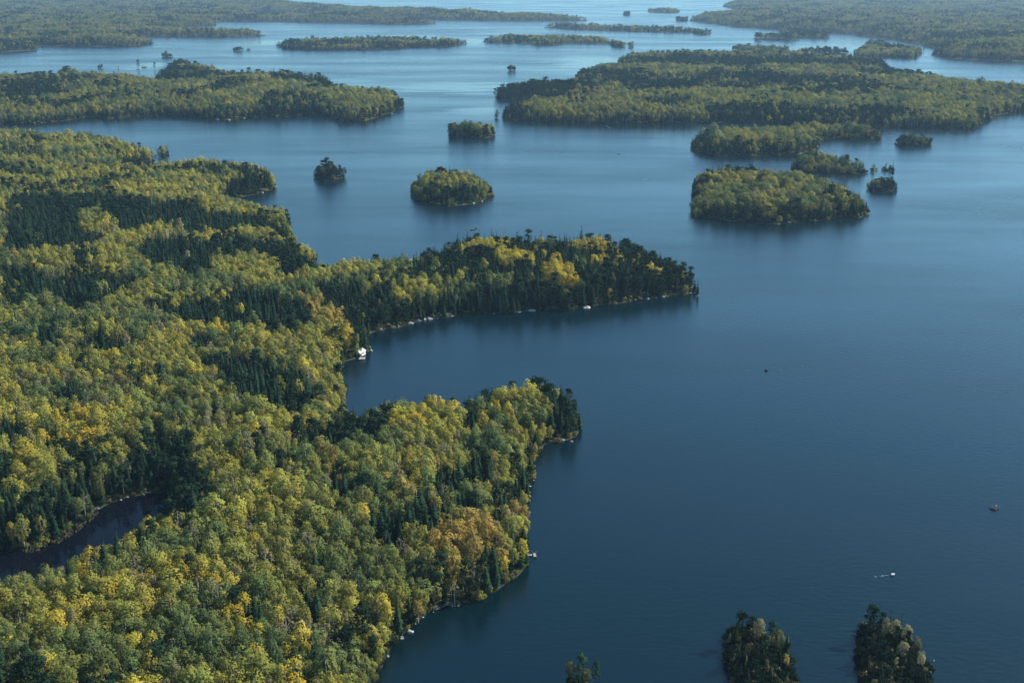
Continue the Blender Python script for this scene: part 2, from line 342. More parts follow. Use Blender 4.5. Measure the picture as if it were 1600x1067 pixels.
def make_terrain(key):
    P = LANDS[key]; x0, y0 = P.min(0) - 12; x1, y1 = P.max(0) + 12
    dist = max(300, y0)
    st = 3.0 if key.startswith('islet') else max(2.5, min((x1 - x0) / 60, 7 if dist < 2000 else (14 if dist < 4000 else 40)))
    if key == 'main': st = 5.5
    if key in ('left_mid', 'big_right'): st = 9
    if key in ('far_left', 'far_right'): st = 30
    x0 = max(x0, -.75 * y1); x1 = min(x1, .75 * y1)
    xs = np.arange(x0, x1 + st, st); ys = np.arange(y0, y1 + st, st)
    X, Y = np.meshgrid(xs, ys); X = X.ravel(); Y = Y.ravel()
    s = shore_sd(key, X, Y)
    Z = ground_z(key, X, Y, s)
    keep = s > -2.2 * st - 3
    nx = len(xs); ny = len(ys)
    idx = np.full(len(X), -1); idx[keep] = np.arange(keep.sum())
    I, J = np.meshgrid(np.arange(nx - 1), np.arange(ny - 1)); a = (J * nx + I).ravel()
    q = np.stack([a, a + 1, a + nx + 1, a + nx], 1)
    q = q[(keep[q]).all(1)]
    me = bpy.data.meshes.new('land')
    me.from_pydata(np.stack([X, Y, Z], 1)[keep].tolist(), [], idx[q].tolist()); me.update()
    me.polygons.foreach_set('use_smooth', [True] * len(me.polygons))
    me.materials.append(M['ground'])
    return me

LNAME = {
 'main': ('mainland', 'wooded mainland with three points running into the lake on the left'),
 'left_mid': ('left_island', 'long low island across the bay at the upper left'),
 'big_right': ('right_island', 'largest wooded island across the upper right of the lake'),
}
land_id = {}
for key in LANDS:
    me = make_terrain(key)
    nm = 'mainland' if key == 'main' else ('far_shore' if key in ('far_left', 'far_right') else 'island')
    o = link(nm, me); tag(o, kind='structure')

# lake and pond
me = bpy.data.meshes.new('lake'); L = 26000
me.from_pydata([(-L, -3000, 0), (L, -3000, 0), (L, 24000, 0), (-L, 24000, 0)], [], [(0, 1, 2, 3)]); me.materials.append(M['water'])
tag(link('lake', me), kind='structure')
me = bpy.data.meshes.new('pond')
c = POND.mean(0); pv = [tuple((p - c) * 1.06 + c) + (.05,) for p in POND]
me.from_pydata(pv, [], [tuple(range(len(pv) - 1, -1, -1))]); me.materials.append(M['pond'])
tag(link('pond', me), kind='structure')

# ------------------------------------------------------------------ stands of trees (world-space polygons)
def crop(pts, k, ox, oy): return [(x / k + ox, y / k + oy) for x, y in pts]
PATCH = []   # (kind, polygon, probability)
PZ = [18.0, 0.0]      # canopy height used to place the stands; margin kept clear along the shore
def patch(kind, pts, prob=.9): PATCH.append((kind, np.array([at(x, y, PZ[0]) for x, y in pts]), prob, PZ[1] if kind != 'C' else 0))
k4 = lambda *p: crop(p, 2.857, 0, 180)
k7 = lambda *p: crop(p, 2.857, 0, 480)
k8 = lambda *p: crop(p, 2.857, 0, 720)
k5 = lambda *p: crop(p, 2.424, 460, 180)
ka = lambda *p: crop(p, 3.2, 460, 540)
kb = lambda *p: crop(p, 3.2, 460, 780)
patch('C', k4((20, 390), (150, 340), (560, 350), (700, 370), (880, 370), (900, 420), (1180, 420), (1290, 480), (1290, 540), (1180, 500), (1080, 470), (980, 510), (820, 520), (700, 480), (560, 520), (480, 470), (440, 400), (350, 430), (370, 500), (480, 540), (380, 580), (250, 600), (100, 600), (20, 600)), .93)
patch('C', k4((600, 580), (760, 550), (900, 570), (1060, 520), (1100, 560), (1290, 550), (1400, 590), (1400, 670), (1240, 700), (1240, 640), (1180, 600), (1050, 620), (960, 650), (930, 700), (850, 730), (660, 670)), .93)
patch('C', k4((300, 610), (440, 600), (460, 650), (330, 670)))
patch('C', k4((0, 670), (130, 660), (160, 700), (270, 720), (400, 700), (560, 720), (650, 740), (520, 800), (420, 860), (290, 870), (220, 800), (150, 830), (90, 890), (0, 860)))
patch('C', k4((690, 830), (860, 820), (1180, 780), (1400, 830), (1380, 930), (1170, 960), (1060, 930), (870, 930), (700, 890)), .95)
patch('C', k4((350, 240), (600, 225), (960, 205), (1200, 225), (1225, 320), (1060, 360), (990, 310), (1000, 280), (1100, 250), (960, 230), (620, 245)))
patch('C', k4((530, 160), (680, 150), (760, 150), (750, 190), (670, 215), (540, 215)))
patch('C', k4((0, 120), (160, 130), (180, 175), (0, 175)), .8)
patch('C', k4((0, 230), (160, 240), (180, 280), (0, 275)), .6)
patch('C', k4((0, 300), (120, 300), (500, 250), (560, 270), (400, 330), (0, 340)), .5)
patch('C', k7((840, 200), (960, 190), (1200, 200), (1340, 250), (1430, 350), (1340, 440), (1200, 400), (1120, 410), (1050, 360), (960, 250)), .92)
patch('C', k7((560, 280), (680, 260), (770, 300), (690, 330), (580, 320)))
patch('C', k7((90, 100), (230, 90), (250, 150), (120, 170)), .8)
patch('C', k7((300, 260), (400, 240), (420, 290), (310, 290)), .8)
patch('C', k7((200, 350), (330, 330), (420, 350), (400, 400), (220, 390)), .6)
patch('C', k7((-80, 490), (110, 490), (110, 555), (-80, 550)))
PZ[0] = 12.0
patch('C', k7((180, 580), (330, 570), (400, 620), (500, 600), (520, 680), (400, 720), (180, 640)), .85)
patch('C', k7((640, 580), (740, 560), (870, 570), (880, 620), (800, 680), (760, 820), (640, 800), (610, 660)), .9)  # mixed trees and shadow; the shade is given as dark conifer colour
patch('C', k7((780, 700), (900, 740), (890, 830), (980, 900), (1030, 960), (850, 970), (740, 920), (800, 840)), .8)
patch('C', k7((350, 720), (640, 730), (620, 840), (480, 860), (300, 940), (120, 960), (60, 900), (250, 780)), .8)
patch('C', k7((560, 640), (860, 640), (900, 900), (740, 900), (760, 800), (600, 800)), .95)
patch('C', k7((-60, 640), (60, 700), (140, 860), (60, 960), (-80, 960)), .7)
PZ[0] = 18.0
patch('C', k7((1330, 520), (1600, 470), (1600, 560), (1480, 620), (1350, 600)))
patch('C', k7((1450, 790), (1620, 780), (1620, 840), (1500, 850)), .8)
patch('Y', k7((410, 200), (570, 180), (560, 225), (440, 235)), .85)
patch('Y', k7((820, 250), (930, 240), (940, 285), (840, 285)), .9)
patch('Y', k7((120, 450), (440, 440), (460, 580), (200, 570), (90, 520)), .6)
patch('Y', k7((300, 160), (420, 150), (420, 260), (300, 250)), .3)
patch('Y', k7((930, 70), (1040, 80), (1030, 125), (930, 120)), .7)
patch('O', k4((1340, 790), (1500, 790), (1575, 860), (1560, 930), (1400, 880)), .7)
# outer peninsula
PZ[:] = [14.0, 13.0]
patch('C', k5((60, 640), (250, 600), (430, 570), (500, 500), (650, 440), (830, 440), (1040, 440), (1340, 470), (1560, 620), (1520, 720), (600, 770), (250, 830), (190, 760)), .88)
patch('G', k5((340, 640), (640, 615), (690, 660), (400, 695)), .85)
patch('G', k5((80, 590), (420, 550), (430, 600), (300, 640), (90, 640)), .8)
patch('Y', k5((600, 520), (740, 450), (830, 460), (820, 500), (640, 530)), .9)
patch('Y', k5((740, 540), (900, 530), (920, 575), (780, 575)), .9)
patch('Y', k5((935, 590), (1040, 580), (1070, 635), (960, 640)), .95)
patch('Y', k5((1040, 475), (1180, 462), (1220, 515), (1060, 500)), .85)
patch('Y', k5((1130, 560), (1230, 535), (1230, 560), (1150, 575)), .7)
patch('Y', k5((1330, 570), (1410, 570), (1410, 590), (1340, 595)), .8)
patch('G', k5((730, 610), (830, 610), (820, 650), (740, 650)), .6)
# nearest point
PZ[:] = [15.0, 0.0]
patch('C', ka((130, 430), (240, 350), (440, 310), (470, 290), (520, 330), (450, 390), (350, 440), (200, 490)), .93)
patch('C', ka((0, 400), (130, 400), (130, 500), (0, 480)), .7)
patch('C', ka((780, 260), (900, 250), (1080, 190), (1110, 230), (990, 260), (950, 340), (880, 390), (790, 340)), .85)
patch('C', ka((1120, 160), (1240, 150), (1460, 210), (1460, 490), (1260, 500), (1270, 330), (1230, 240)), .95)
patch('C', ka((830, 580), (960, 510), (1010, 590), (930, 640), (850, 680), (690, 700), (720, 650)), .9)
patch('C', ka((1090, 580), (1180, 560), (1160, 720), (1090, 680)), .8)
patch('C', ka((140, 690), (300, 650), (310, 750), (360, 810), (200, 740)), .85)
patch('Y', ka((460, 400), (580, 280), (720, 270), (720, 400), (550, 420)), .85)
patch('Y', ka((660, 250), (800, 250), (800, 310), (720, 310)), .9)
patch('Y', ka((970, 240), (1100, 240), (1090, 320), (980, 330)), .7)
patch('Y', ka((520, 660), (630, 690), (560, 750)), .6)
patch('G', ka((1170, 260), (1280, 260), (1270, 400), (1180, 400)), .9)
patch('O', ka((1230, 360), (1275, 420), (1230, 580), (1190, 560), (1200, 440)), .75)
patch('O', ka((700, 590), (770, 590), (760, 650), (700, 640)), .7)
patch('O', ka((90, 500), (230, 500), (170, 660), (110, 620)), .4)
patch('C', kb((350, 110), (620, 60), (780, 110), (700, 170), (600, 180), (480, 210), (380, 190)), .9)
patch('O', kb((700, 170), (860, 60), (1010, 80), (1020, 180), (880, 250), (720, 270)), .8)
patch('O', kb((1080, -60), (1150, -40), (1130, 40), (1080, 40)), .7)
patch('C', kb((830, 270), (1000, 240), (1060, 300), (1060, 390), (960, 420), (820, 400)), .8)
patch('C', kb((0, 480), (110, 490), (130, 590), (40, 610)), .8)
patch('N', kb((480, 190), (690, 210), (700, 260), (560, 270), (480, 240)), .8)
patch('N', kb((120, 590), (270, 560), (270, 700), (130, 690)), .8)
patch('N', kb((200, 270), (420, 320), (420, 520), (180, 470)), .35)
patch('N', k8((1180, 700), (1560, 660), (1600, 760), (1400, 780), (1160, 760)), .75)
patch('N', k8((630, 450), (820, 470), (780, 560), (620, 520)), .35)
patch('C', k8((380, 400), (640, 310), (720, 330), (500, 440), (360, 480)), .75)
patch('C', k8((1110, 660), (1180, 640), (1190, 710), (1120, 720)), .9)
patch('C', k8((1280, 580), (1400, 590), (1420, 670), (1300, 680)), .8)
patch('O', k8((640, 530), (820, 540), (810, 610), (650, 600)), .35)
patch('Y', k8((1030, 680), (1110, 670), (1110, 760), (1040, 760)), .85)
# big right island, left island: long bands
PZ[0] = 14.0
def b3(*p): return crop(p, 2.857, 1040, 0)
patch('C', b3((-200, 260), (0, 260), (560, 270), (980, 270), (1000, 310), (700, 310), (300, 310), (-200, 300)), .85)
patch('C', b3((-330, 320), (0, 350), (300, 350), (800, 350), (1000, 400), (900, 430), (500, 400), (0, 410), (-200, 400)), .7)
patch('G', b3((-380, 440), (0, 420), (700, 430), (1100, 460), (1400, 490), (900, 490), (400, 450), (-350, 490)), .9)
patch('C', [(775, 132), (850, 130), (920, 120), (930, 150), (830, 162), (775, 158)], .8)
patch('O', [(860, 152), (960, 140), (980, 155), (890, 165)], .3)
patch('C', [(0, 135), (90, 132), (100, 152), (0, 156)], .85)
patch('C', [(240, 108), (330, 110), (320, 128), (245, 124)], .8)
patch('C', [(420, 112), (520, 118), (520, 135), (420, 128)], .7)
patch('G', [(640, 270), (765, 272), (770, 292), (640, 292)], .9)
patch('Y', [(655, 272), (700, 269), (755, 276), (735, 290), (665, 286)], .5)
patch('C', [(1083, 205), (1110, 205), (1110, 245), (1083, 243)], .85)

def kinds(key, x, y, s):
    n = len(x)
    r = rng.random(n); kd = np.full(n, 'G', dtype='<U1')
    far = LANDS[key][:, 1].mean() > 1100
    patchy = vnoise(x, y, 46 if not far else 90, 7) * .6 + vnoise(x, y * .6, 21 if not far else 60, 8) * .4
    base = {'main': .71, 'left_mid': .50, 'big_right': .47, 'far_left': .48, 'far_right': .48}.get(key, .44)
    pc = np.clip((patchy - base) * 6, .02, .85)
    near_shore = np.clip(1 - s / 14, 0, 1) * (.8 if far else .4)
    pc = np.maximum(pc, near_shore)
    kd[r < pc] = 'C'
    q = vnoise(x, y, 30, 9); r2 = rng.random(n)
    g = kd == 'G'
    kd[g & (r2 < .035 + .16 * (q > .68))] = 'Y'
    kd[g & (r2 > .994)] = 'O'
    kd[g & (r2 < .97) & (r2 > (.90 - .25 * (vnoise(x, y, 25, 10) > .62)))] = 'N'
    jx = x + (vnoise(x, y, 9, 12) - .5) * 8; jy = y + (vnoise(x, y, 9, 13) - .5) * 12
    if key in ('main', 'left_mid', 'big_right', 'isle_pair', 'isle_oval'):
        for kk, poly, pr, mg in PATCH:
            lo = poly.min(0) - 1; hi = poly.max(0) + 1
            c = np.where((jx > lo[0]) & (jx < hi[0]) & (jy > lo[1]) & (jy < hi[1]))[0]
            if not len(c): continue
            c = c[inside(poly, jx[c], jy[c])]
            c = c[(rng.random(len(c)) < (min(.98, pr * 1.06) if kk in 'CY' else pr)) & (s[c] > mg)]
            kd[c] = kk
            if kk != 'C':
                pass
    return kd
COL = {'G': (.225, .225, .052), 'Y': (.36, .30, .045), 'O': (.30, .222, .060), 'N': (.20, .182, .088), 'C': (.0145, .031, .0155)}

def tint(kd, n_):
    out = np.zeros((len(kd), 3))
    for kk, c in COL.items():
        m = kd == kk; k = m.sum()
        if not k: continue
        v = rng.normal(1, .16 if kk != 'C' else .2, (k, 1)).clip(.6, 1.5)
        g_ = n_[m][:, None]
        h = rng.normal(0, .09, (k, 1)).clip(-.22, .28)
        cc = np.array(c)[None] * v * np.concatenate([1 + h, 1 + h * .25, 1 - h * .3], 1)
        if kk == 'G': cc = cc * (1 + (g_ - .5) * np.array([[1.0, .75, .2]])) + (n_[m][:, None] < .4) * np.array([[-.034, -.016, .004]])
        out[m] = cc
    return out.clip(.004, .8)

# ------------------------------------------------------------------ tree models (real metres, foot at origin)
def make_broad(seed, H=13., rw=2.5, slender=1., nclump=15, nq=44, qs=.78):
    r = random.Random(seed); t = MB(); c = MB()
    lean = Vector((r.uniform(-.5, .5), r.uniform(-.5, .5), 0))
    cz = H * .60; rz = H * .40; top = Vector((lean.x, lean.y, H * .9))
    pts = [Vector((0, 0, -1.0)), Vector((lean.x * .3, lean.y * .3, H * .3)), Vector((lean.x * .7, lean.y * .7, H * .6)), top]
    rad = [.19, .15, .1, .03]
    for k in range(3): t.tube(pts[k], pts[k + 1], rad[k], rad[k + 1], 6)
    cen = Vector((lean.x * .7, lean.y * .7, cz))
    cl = []
    for k in range(nclump):
        for _ in range(30):
            d = Vector((r.gauss(0, 1), r.gauss(0, 1), r.gauss(0, 1))).normalized()
            m = r.uniform(.45, .8)
            p = cen + Vector((d.x * rw * m, d.y * rw * m, d.z * rz * m))
            if all((p - q[0]).length > 1.15 for q in cl): break
        cr = r.uniform(.95, 1.45) * (rw / 2.5) ** .5
        cl.append((p, cr, r.random()))
    for k in range(5):
        p = cl[k * 2][0]; a = pts[1].lerp(pts[2], r.random()); t.tube(a, p, .07, .02, 4)
    for p, cr, sh in cl:
        for _ in range(nq):
            d = Vector((r.gauss(0, 1), r.gauss(0, 1), r.gauss(0, 1) + .25)).normalized()
            q = p + Vector((d.x, d.y, d.z * 1.05)) * cr * r.uniform(.75, 1.05)
            e = Vector(((q.x - cen.x) / rw, (q.y - cen.y) / rw, (q.z - cen.z) / rz))
            if e.length < .55: continue
            n_ = (d + Vector((r.gauss(0, .38), r.gauss(0, .38), r.gauss(0, .38) + .25))).normalized()
            u = n_.orthogonal().normalized(); a = r.uniform(0, 6.28); v = n_.cross(u)
            u, v = u * math.cos(a) + v * math.sin(a), v * math.cos(a) - u * math.sin(a)
            z = qs * r.uniform(.5, 1.1); z2 = z * r.uniform(.5, 1)
            nn = (d * .6 + Vector((e.x / rw, e.y / rw, e.z / rz)).normalized() * .7 + n_ * .35 + Vector((0, 0, .25))).normalized()
            c.quad([q - u * z * .5, q + v * z2 * .45, q + u * z * .5, q - v * z2 * .5], nn, 0, min(1, max(0, sh * .6 + r.random() * .4)))
    return t, c
def make_spruce(seed, H=15., rb=2.2):
    r = random.Random(seed); t = MB(); c = MB()
    t.tube((0, 0, -1), (0, 0, H * .55), .2, .11, 6); t.tube((0, 0, H * .55), (0, 0, H), .11, .015, 5)
    n = 17
    for k in range(n):
        f = k / (n - 1); z = H * (.1 + .88 * f)
        R_ = rb * (1 - f) ** .85 * r.uniform(.8, 1.15) + .18
        m = max(5, int(11 * (1 - f * .55)))
        a0 = r.uniform(0, 6.28)
        for j in range(m):
            a = a0 + 6.283 * j / m + r.uniform(-.2, .2); L = R_ * r.uniform(.7, 1.15)
            d = Vector((math.cos(a), math.sin(a), 0)); s = Vector((-d.y, d.x, 0))
            dr = -.3 * L; wd = .3 * L + .14
            p0 = Vector((0, 0, z)); p1 = d * L * .55 + Vector((0, 0, z + dr * .35)); p2 = d * L + Vector((0, 0, z + dr * 1.1))
            sh = r.random()
            nu = (d * .75 + Vector((0, 0, .6)) + s * .35).normalized(); nv = (d * .75 + Vector((0, 0, .6)) - s * .35).normalized()
            c.quad([p0, p1 + s * wd - Vector((0, 0, .15 * L)), p2, p1], nu, 0, sh)
            c.quad([p0, p1, p2, p1 - s * wd - Vector((0, 0, .15 * L))], nv, 0, sh)
    for k in range(5):
        a = k * 1.256; d = Vector((math.cos(a), math.sin(a), 0))
        c.quad([Vector((0, 0, H + .25)), d * .22 + Vector((0, 0, H - .9)), Vector((0, 0, H - 1.1))], d, 0, .7)
    return t, c
def make_pine(seed, H=16., rw=2.7):
    r = random.Random(seed); t = MB(); c = MB()
    t.tube((0, 0, -1), (.2, 0, H * .6), .24, .15, 6); t.tube((.2, 0, H * .6), (0, .1, H * .97), .15, .03, 5)
    for k in range(24):
        f = r.uniform(0, 1) ** .9 if k > 2 else (.97, .9, .85)[k]; z = H * (.28 + .68 * f); L = rw * (1 - .62 * f) * r.uniform(.55, 1.1); a = r.uniform(0, 6.28) + k * 2.4
        p = Vector((math.cos(a) * L * .7, math.sin(a) * L * .7, z))
        t.tube((0.1, 0, z - .4), p, .06, .02, 4)
        cr = r.uniform(.9, 1.4); sh = r.random()
        for _ in range(20):
            d = Vector((r.gauss(0, 1), r.gauss(0, 1), r.gauss(0, 1) + .3)).normalized()
            q = p + Vector((d.x * cr, d.y * cr, d.z * cr * .85)) * r.uniform(.7, 1.05)
            n_ = (d + Vector((r.gauss(0, .5), r.gauss(0, .5), r.gauss(0, .5)))).normalized(); u = n_.orthogonal().normalized(); v = n_.cross(u)
            z_ = r.uniform(.45, .95)
            nn = (d * .8 + n_ * .3 + Vector((q.x * .12, q.y * .12, .25))).normalized()
            c.quad([q - u * z_ * .5, q + v * z_ * .4, q + u * z_ * .5, q - v * z_ * .4], nn, 0, min(1, sh * .6 + r.random() * .4))
    return t, c
def make_shrub(seed):
    r = random.Random(seed); t = MB(); c = MB()
    for k in range(4):
        t.tube((0, 0, -.5), (r.uniform(-.7, .7), r.uniform(-.7, .7), 1.3), .05, .02, 4)
    for k in range(110):
        d = Vector((r.gauss(0, 1), r.gauss(0, 1), abs(r.gauss(0, 1)) - .2)).normalized()
        q = Vector((d.x * 1.5, d.y * 1.5, .9 + d.z * 1.2)) * r.uniform(.75, 1.1)
        n_ = (d + Vector((r.gauss(0, .5), r.gauss(0, .5), r.gauss(0, .5)))).normalized(); u = n_.orthogonal().normalized(); v = n_.cross(u)
        z_ = r.uniform(.4, .8)
        c.quad([q - u * z_ * .5, q + v * z_ * .4, q + u * z_ * .5, q - v * z_ * .4], (d + n_ * .3).normalized(), 0, r.random())
    return t, c

MODELS = []       # (kind, trunk mesh, crown mesh, merged object)
model_col = bpy.data.collections.new('tree_models')
def add_model(kind, tc, bark, leaf):
    t, c = tc
    tm = t.mesh(kind + '_trunk', [M[bark]], True); cm = c.mesh(kind + '_crown', [M[leaf]], True)
    g = MB(); g.v = t.v + c.v; g.f = t.f + [tuple(i + len(t.v) for i in f) for f in c.f]; g.n = t.n + c.n; g.m = [0] * len(t.f) + [1] * len(c.f); g.c = t.c + c.c
    gm = g.mesh('tree_model', [M[bark], M[leaf]], True)
    o = bpy.data.objects.new('tree_model', gm); o.name = 'tree_model_%s' % 'abcdefghijklmnopqrstuvwxyz'[len(MODELS)]; model_col.objects.link(o)
    MODELS.append((kind, tm, cm))
for s_, H_, rw_, nc in ((1, 13, 2.7, 18), (2, 12, 3.0, 19), (3, 14, 2.6, 18), (4, 13, 3.3, 24), (5, 11.5, 2.8, 17), (6, 14.5, 3.0, 23), (7, 12.5, 3.7, 26)):
    add_model('broad', make_broad(s_, H_, rw_, 1, nc), 'pale_bark', 'leaf')
for s_, H_, rb in ((11, 14, 1.9), (12, 16, 2.2), (13, 12.5, 1.9), (14, 15, 2.6)):
    add_model('spruce', make_spruce(s_, H_, rb), 'dark_bark', 'needle')
for s_, H_, rw_ in ((21, 16, 3.0), (22, 14.5, 3.3), (23, 15.5, 2.7)):
    add_model('pine', make_pine(s_, H_, rw_), 'dark_bark', 'needle')
add_model('shrub', make_shrub(31), 'dark_bark', 'leaf')
for s_, H_ in ((41, 13), (42, 12)):
    add_model('thin', make_broad(s_, H_, 2.5, 1, 16, 9, .75), 'pale_bark', 'leaf')
IDX = {k: [i for i, m in enumerate(MODELS) if m[0] == k] for k in ('broad', 'spruce', 'pine', 'shrub', 'thin')}

# geometry-node scatter
def make_scatter():
    ng = bpy.data.node_groups.new('scatter', 'GeometryNodeTree')
    ng.interface.new_socket('Geometry', in_out='INPUT', socket_type='NodeSocketGeometry')
    ng.interface.new_socket('Geometry', in_out='OUTPUT', socket_type='NodeSocketGeometry')
    gi = ng.nodes.new('NodeGroupInput'); go = ng.nodes.new('NodeGroupOutput')
    ci = ng.nodes.new('GeometryNodeCollectionInfo'); ci.inputs['Collection'].default_value = model_col
    ci.inputs['Separate Children'].default_value = True; ci.inputs['Reset Children'].default_value = True
    m2p = ng.nodes.new('GeometryNodeMeshToPoints')
    ip = ng.nodes.new('GeometryNodeInstanceOnPoints'); ip.inputs['Pick Instance'].default_value = True
    def attr(n, t):
        a = ng.nodes.new('GeometryNodeInputNamedAttribute'); a.data_type = t; a.inputs['Name'].default_value = n; return a.outputs[0]
    ng.links.new(gi.outputs[0], m2p.inputs[0]); ng.links.new(m2p.outputs[0], ip.inputs['Points'])
    ng.links.new(ci.outputs[0], ip.inputs['Instance'])
    ng.links.new(attr('model', 'INT'), ip.inputs['Instance Index'])
    ng.links.new(attr('rot', 'FLOAT_VECTOR'), ip.inputs['Rotation'])
    ng.links.new(attr('scl', 'FLOAT_VECTOR'), ip.inputs['Scale'])
    ng.links.new(ip.outputs[0], go.inputs[0])
    return ng
SCATTER = make_scatter()
def scatter_obj(name, P, model, rot, scl, col):
    me = bpy.data.meshes.new(name); me.vertices.add(len(P)); me.vertices.foreach_set('co', P.astype(np.float32).ravel())
    me.attributes.new('model', 'INT', 'POINT').data.foreach_set('value', model.astype(np.int32))
    r3 = np.zeros((len(P), 3), np.float32); r3[:, 2] = rot; r3[:, :2] = rng.normal(0, .03, (len(P), 2))
    me.attributes.new('rot', 'FLOAT_VECTOR', 'POINT').data.foreach_set('vector', r3.ravel())
    me.attributes.new('scl', 'FLOAT_VECTOR', 'POINT').data.foreach_set('vector', scl.astype(np.float32).ravel())
    me.attributes.new('leaf_col', 'FLOAT_VECTOR', 'POINT').data.foreach_set('vector', col.astype(np.float32).ravel())
    o = link(name, me); md = o.modifiers.new('scatter', 'NODES'); md.node_group = SCATTER
    return o

SMALLK = [False]
def choose(kd, x, y):
    n = len(kd); m = np.zeros(n, int)
    con = kd == 'C'
    pine = con & (rng.random(n) < np.where(vnoise(x, y, 60, 20) > .6, .5, .12))
    m[~con] = rng.choice(IDX['broad'], (~con).sum())
    th = kd == 'N'; m[th] = rng.choice(IDX['thin'] + IDX['broad'][:1], th.sum())
    if SMALLK[0]: pine = con & (rng.random(n) < .75)
    m[con] = rng.choice(IDX['spruce'], con.sum()); m[pine] = rng.choice(IDX['pine'], pine.sum())
    return m

WOODS = {
 'main': ('mixed autumn forest covering the mainland and its three long points', 'forest'),
 'left_mid': ('hazy mixed wood on the long island across the bay, upper left', 'forest'),
 'big_right': ('hazy mixed wood covering the largest island, upper right', 'forest'),
 'far_left': ('bluish far-off forest on the low shores at the top left', 'forest'),
 'far_right': ('bluish far-off forest filling the top right corner', 'forest'),
 'isle_mid': ('small wood on the islet in the channel left of the largest island', 'wood'),
 'isle_round': ('dark round clump of trees on the tiny islet in the left bay', 'wood'),
 'isle_oval': ('oval island wood with yellow crowns on top, centre of the lake', 'wood'),
 'isle_dot': ('tiny dot of trees alone in the open channel at top centre', 'wood'),
 'isle_east': ('low dark wood on the islet just below the largest island, far right', 'wood'),
 'isle_long': ('wedge-shaped wood on the slim island behind the big near-right island', 'wood'),
 'isle_spruce': ('few scraggly trees with one tall spruce on the rocky islet at right', 'wood'),
 'isle_dark': ('dark oval thicket on the islet off the right end of the big near island', 'wood'),
 'isle_big': ('tall dark-fronted wood on the big near island right of centre', 'wood'),
 'isle_pair': ('lumpy mixed wood on the double island against the largest island', 'wood'),
 'far_spit': ('low dark wood on the strip island touching the back of the largest island', 'wood'),
 'far_twin_left': ('left one of two overlapping small wooded islands near the top right', 'wood'),
 'far_twin_right': ('right one of two overlapping small wooded islands near the top right', 'wood'),
 'far_low': ('very low wood on the thin islet behind the largest island at right', 'wood'),
 'far_hump': ('humped dark wood on the far island in the upper right channel', 'wood'),
 'far_long': ('long yellow-green wood on the cigar-shaped island at top, left of centre', 'wood'),
 'far_mid': ('low wood on the stretched island at top centre with two small knobs', 'wood'),
 'far_thin': ('thin hazy wood on the narrow island near the top, right of centre', 'wood'),
 'isle_islet_left': ('little dark wood on the islet above the left island headland', 'wood'),
 'isle_behind': ('dark domed wood just behind the left island headland', 'wood'),
 'isle_cone': ('small cone-shaped clump of trees alone in open water at top left', 'wood'),
 'isle_cone_small': ('smallest clump of bushes right beside the cone-shaped islet', 'wood'),
 'isle_hump_left': ('dark humped wood poking above the left end of the left island', 'wood'),
 'isle_speck': ('speck of dark bushes in the water above the left island', 'wood'),
 'isle_speck_b': ('low dark bushes beside the tall lone pine above the left island', 'wood'),
 'far_speck': ('hazy speck of trees near the top edge, right of centre', 'wood'),
 'far_speck_b': ('very hazy flat wood at the very top edge, right of centre', 'wood'),
 'far_speck_c': ('hazy speck of trees off the tip of the far right shore', 'wood'),
}
near = []       # nearest trees, kept for individual objects
def spacing(y): return np.where(y < 900, 4.5, np.where(y < 2000, 5.6, np.where(y < 3800, 8.0, 15.0)))
